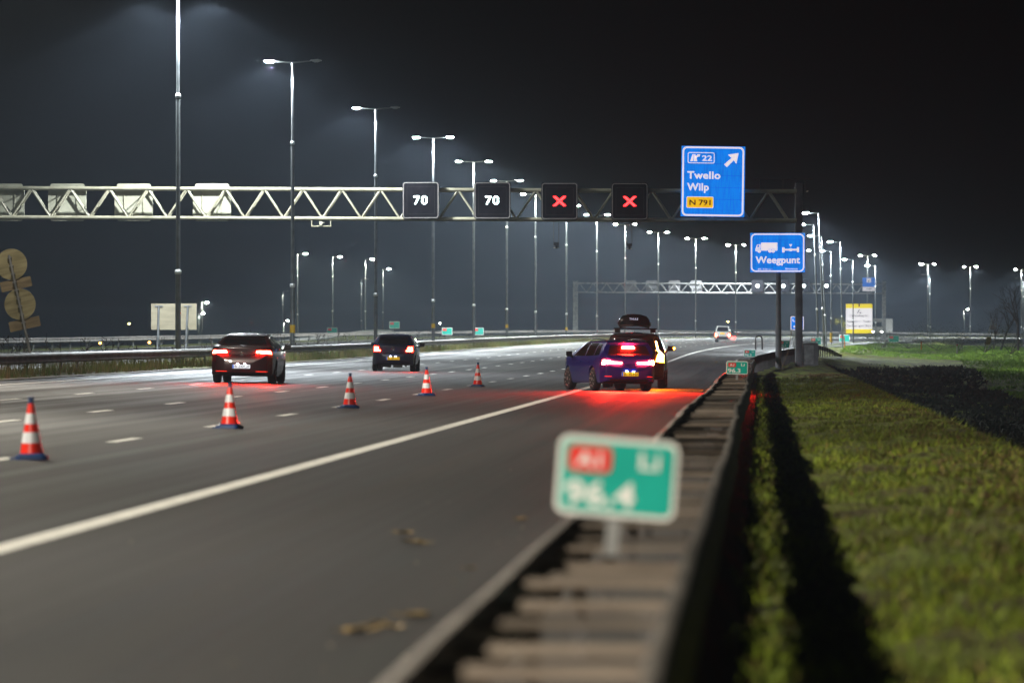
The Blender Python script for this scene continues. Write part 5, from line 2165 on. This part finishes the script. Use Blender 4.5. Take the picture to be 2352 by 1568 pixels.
# ------------------------------------------------------------------ trees, shrubs, posts
def bare_tree(label, base, H, seed, spread=0.5, lean=0.0):
    rnd = random.Random(seed)
    root = thing('bare_tree', label, 'tree', base)
    tr, cr_ = MB(), MB()

    def grow(p, d, L, r, lev):
        q = p + d * L
        (tr if lev == 0 else cr_).tube(p, q, r, r * 0.62, 7 if lev < 2 else 4, cap=False)
        if lev >= 4:
            return
        for k in range(3 if lev else 5):
            nd = (d + Vector((rnd.gauss(0, spread), rnd.gauss(0, spread), rnd.uniform(-0.1, 0.4)))).normalized()
            st = p.lerp(q, rnd.uniform(0.55, 1.0))
            grow(st, nd, L * rnd.uniform(0.5, 0.75), r * 0.5, lev + 1)
    grow(Vector((0, 0, -0.2)), Vector((lean, 0, 1)).normalized(), H * 0.42, H * 0.018, 0)
    tr.build('trunk', M['bark'], root, 60)
    cr_.build('crown', M['bark'], root, 60)
    return root


bare_tree('thin bare tree with a bent trunk near the frame edge', at(2282, 800, 560), 6.0, 3, 0.45, 0.12)
bare_tree('bare tree leaning over the dark bushes', at(2298, 800, 540), 6.5, 8, 0.5, 0.35)
bare_tree('dense bare tree at the edge of the frame', at(2338, 802, 520), 8.0, 11, 0.55, 0.0)


def leafy_shrub(label, base, w_, h_, n, mats, seed, name='shrub'):
    rnd = random.Random(seed)
    root = thing(name, label, 'shrub', base)
    tr = MB()
    for k in range(5):
        tr.tube((rnd.gauss(0, 0.08), rnd.gauss(0, 0.08), -0.2), (rnd.gauss(0, w_ * 0.22), rnd.gauss(0, w_ * 0.2), h_ * rnd.uniform(0.5, 0.85)), 0.03, 0.012, 5)
    tr.build('stem', M['bark'], root)
    fo = MB()
    cl = [(rnd.gauss(0, w_ * 0.28), rnd.gauss(0, w_ * 0.25), h_ * rnd.uniform(0.3, 0.95), rnd.uniform(0.15, 0.3) * w_) for _ in range(9)]
    for i in range(n):
        cx, cy_, cz, r = rnd.choice(cl)
        p = Vector((cx + rnd.gauss(0, r * 0.5), cy_ + rnd.gauss(0, r * 0.5), cz + rnd.gauss(0, r * 0.5)))
        a, b = Vector((rnd.gauss(0, 1), rnd.gauss(0, 1), rnd.gauss(0, 1))).normalized(), Vector((rnd.gauss(0, 1), rnd.gauss(0, 1), rnd.gauss(0, 1))).normalized()
        s_ = rnd.uniform(0.04, 0.09)
        fo.add([p, p + a * s_, p + b * s_], [(0, 1, 2)])
    fo.build('foliage', mats, root)
    return root


leaf_m = blade_mat('yellow_leaf', [(0.14, 0.13, 0.02), (0.20, 0.17, 0.03), (0.10, 0.12, 0.02)])
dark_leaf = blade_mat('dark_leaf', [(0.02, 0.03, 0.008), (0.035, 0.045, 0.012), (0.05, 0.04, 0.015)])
leafy_shrub('yellow leafed young tree lit by the lamp in front of it', at(1931, 776, 660), 1.6, 2.3, 900, leaf_m, 2)
sh_lab = ['low dark bush beyond the bank, nearest the orange post', 'low dark bush beyond the bank, below the far gantry leg', 'low dark bush beyond the bank, beside the paired lamps',
          'low dark bush beyond the bank, under the small lamp', 'low dark bush beyond the bank, before the bare trees', 'large dark bush under the bare trees at the frame edge']
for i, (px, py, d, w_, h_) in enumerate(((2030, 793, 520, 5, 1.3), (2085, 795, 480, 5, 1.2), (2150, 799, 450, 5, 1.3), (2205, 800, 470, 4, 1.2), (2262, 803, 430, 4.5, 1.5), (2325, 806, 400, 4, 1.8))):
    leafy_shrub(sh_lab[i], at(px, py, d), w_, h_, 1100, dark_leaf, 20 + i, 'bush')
# slender twigs by the weighing point pole
tw_ = thing('sapling', 'thin leafless sapling leaning beside the weighing point pole', 'sapling', at(1785, 876, 240))
mb = MB()
p0 = Vector((0, 0, 0))
pts = [p0, Vector((0.24, 0, 0.7)), Vector((0.52, 0, 1.4)), Vector((0.62, 0, 2.0)), Vector((0.72, 0, 2.55))]
mb.path(pts, 0.014, 5)
for a, b in ((0.25, (0.05, 0, 1.45)), (0.5, (0.35, 0.05, 1.7)), (0.75, (0.95, 0, 2.1)), (0.6, (0.9, 0.1, 1.9)), (0.85, (0.5, 0, 2.6))):
    i = int(a * 4)
    q = pts[i].lerp(pts[min(4, i + 1)], a * 4 - i)
    mb.tube(q, Vector(b), 0.009, 0.004, 4)
mb.build('twigs', noisy('twig_brown', (0.12, 0.07, 0.03), (0.2, 0.12, 0.05), 5), tw_)

for px, y0, y1, d, lab, col in ((2116, 785, 796, 330, 'white and orange marker post on the bank, before the double lamp', 'o'), (2198, 789, 804, 290, 'white marker post on the bank, nearest the dark bushes', 'w'),
                                (1939.5, 773, 793, 420, 'orange marker post beside the small green marker', 'o')):
    b = at(px, y1, d)
    o = thing('marker_post', lab, 'marker post', b, 0, 'marker posts on the bank')
    h = (y1 - y0) * d / F
    MB().box((0, 0, h / 2 - 0.1), (0.07, 0.05, h + 0.2)).build('post', mat('post_orange', (0.7, 0.2, 0.03), 0.5) if col == 'o' else M['hm_white'], o)
    MB().box((0, -0.028, h * 0.8), (0.06, 0.01, 0.1)).build('reflector', M['hm_red'], o)
lp = at(2264, 798, 330)
o = thing('marker_post', 'leaning stake with a pale plate in front of the dark bushes', 'marker post', lp, 0, None, 0, R(12))
MB().tube((0, 0, -0.3), (0, 0, 1.9), 0.025, n=6).build('post', M['galv'], o, 60)
MB().box((0.08, -0.03, 0.45), (0.3, 0.02, 0.5)).build('plate', M['plywood_grey'], o)
rs = thing('round_sign', 'dark round sign back tilted on a stake before the bare trees', 'road sign', at(2272, 795, 420), 0, None, 0, R(10))
MB().tube((0, 0, -0.3), (0, 0, 1.5), 0.03, n=6).build('post', M['dark_steel'], rs, 60)
MB().prism([(0.28 * cos(a), 1.55 + 0.2 * sin(a)) for a in [i * pi / 12 for i in range(24)]], -0.02, 0.0).build('disc', M['dark_steel'], rs)

# small far-off lamps
for px, py, d, lab, m in ((296.6, 744, 1150, 'tiny yellow far lamp in the dark beyond the leaning sign', 'far_yellow'), (230, 788.6, 900, 'tiny orange far lamp low beyond the median barrier', 'far_orange'),
                          (343, 787, 900, 'tiny orange far lamp just before the pale sign back', 'far_orange'), (1010.5, 743, 1200, 'tiny white far lamp beside the fourth median lamp post', 'far_white'),
                          (1672, 739, 1300, 'tiny warm far lamp on a bracket above the pale van', 'far_yellow')):
    if m not in M:
        M[m] = mat(m, (1, 1, 1), 0.5, emit={'far_yellow': (1.0, 0.85, 0.3), 'far_orange': (1.0, 0.4, 0.08), 'far_white': (1.0, 1.0, 0.9)}[m], estr=25)
    p = at(px, py, d)
    o = thing('far_lamp', lab, 'lamp', p - Vector((0, 0, 3.0)), 0, 'tiny far lamps')
    MB().tube((0, 0, -1), (0, 0, 3.0), 0.05, 0.04, 6).build('pole', M['dark_steel'], o)
    MB().lathe([(0.05, 2.9), (0.20, 2.98), (0.20, 3.12), (0.05, 3.2)], 10).build('lantern', M[m], o)

# fallen leaves on the hard shoulder
lf = None
for i, (px, py, sz_) in enumerate(((940, 1415, 1.0), (870, 1432, 0.8), (830, 1449, 0.9), (905, 1440, 0.8), (800, 1452, 0.9), (960, 1412, 0.9), (855, 1440, 0.7), (925, 1228, 0.9), (945, 1248, 1.0), (975, 1250, 0.8), (1195, 1193, 0.9), (1075, 1303, 0.5))):
    Y = F * 1.43 / (py - 784)
    p = at(px, py, Y)
    if lf is None:
        rnd = random.Random(5)
        vs = [(0, 0, 0.008)]
        n = 12
        for j in range(n):
            a = 2 * pi * j / n
            r = 0.085 * (0.75 + 0.35 * (j % 2)) * (1.25 if abs(cos(a)) > 0.7 else 0.8)
            vs.append((r * cos(a), r * 0.75 * sin(a), 0.012 + 0.02 * abs(sin(a * 1.5))))
        o = mobj('fallen_leaf', vs, [(0, 1 + j, 1 + (j + 1) % n) for j in range(n)], M['leaf'])
        lf = o
    else:
        o = lf.copy()
        COL.objects.link(o)
    uu = uv_of(px, Y)
    o.location = (p.x, p.y, 0.0156 * uu + 0.002)
    o.scale = (sz_,) * 3
    o.rotation_euler = (0, 0, i * 1.7)
    tag(o, 'yellow fallen leaf lying on the hard shoulder asphalt', 'leaf', 'fallen leaves on the hard shoulder')

# ------------------------------------------------------------------ haze
mh = bpy.data.materials.new('haze')
mh.use_nodes = True
t = mh.node_tree
for n in list(t.nodes):
    t.nodes.remove(n)
out = t.nodes.new('ShaderNodeOutputMaterial')
pv = t.nodes.new('ShaderNodeVolumePrincipled')
pv.inputs['Color'].default_value = (0.64, 0.79, 1.0, 1)
pv.inputs['Density'].default_value = HAZE
pv.inputs['Anisotropy'].default_value = 0.25
t.links.new(pv.outputs[0], out.inputs['Volume'])
mb = MB()
mb.box((60, 1650, 8.0), (1000, 3500, 30))
hz = mb.build('haze', mh)
tag(hz, kind='stuff')
tag(hz, 'thin night haze glowing under the lamps', 'haze')
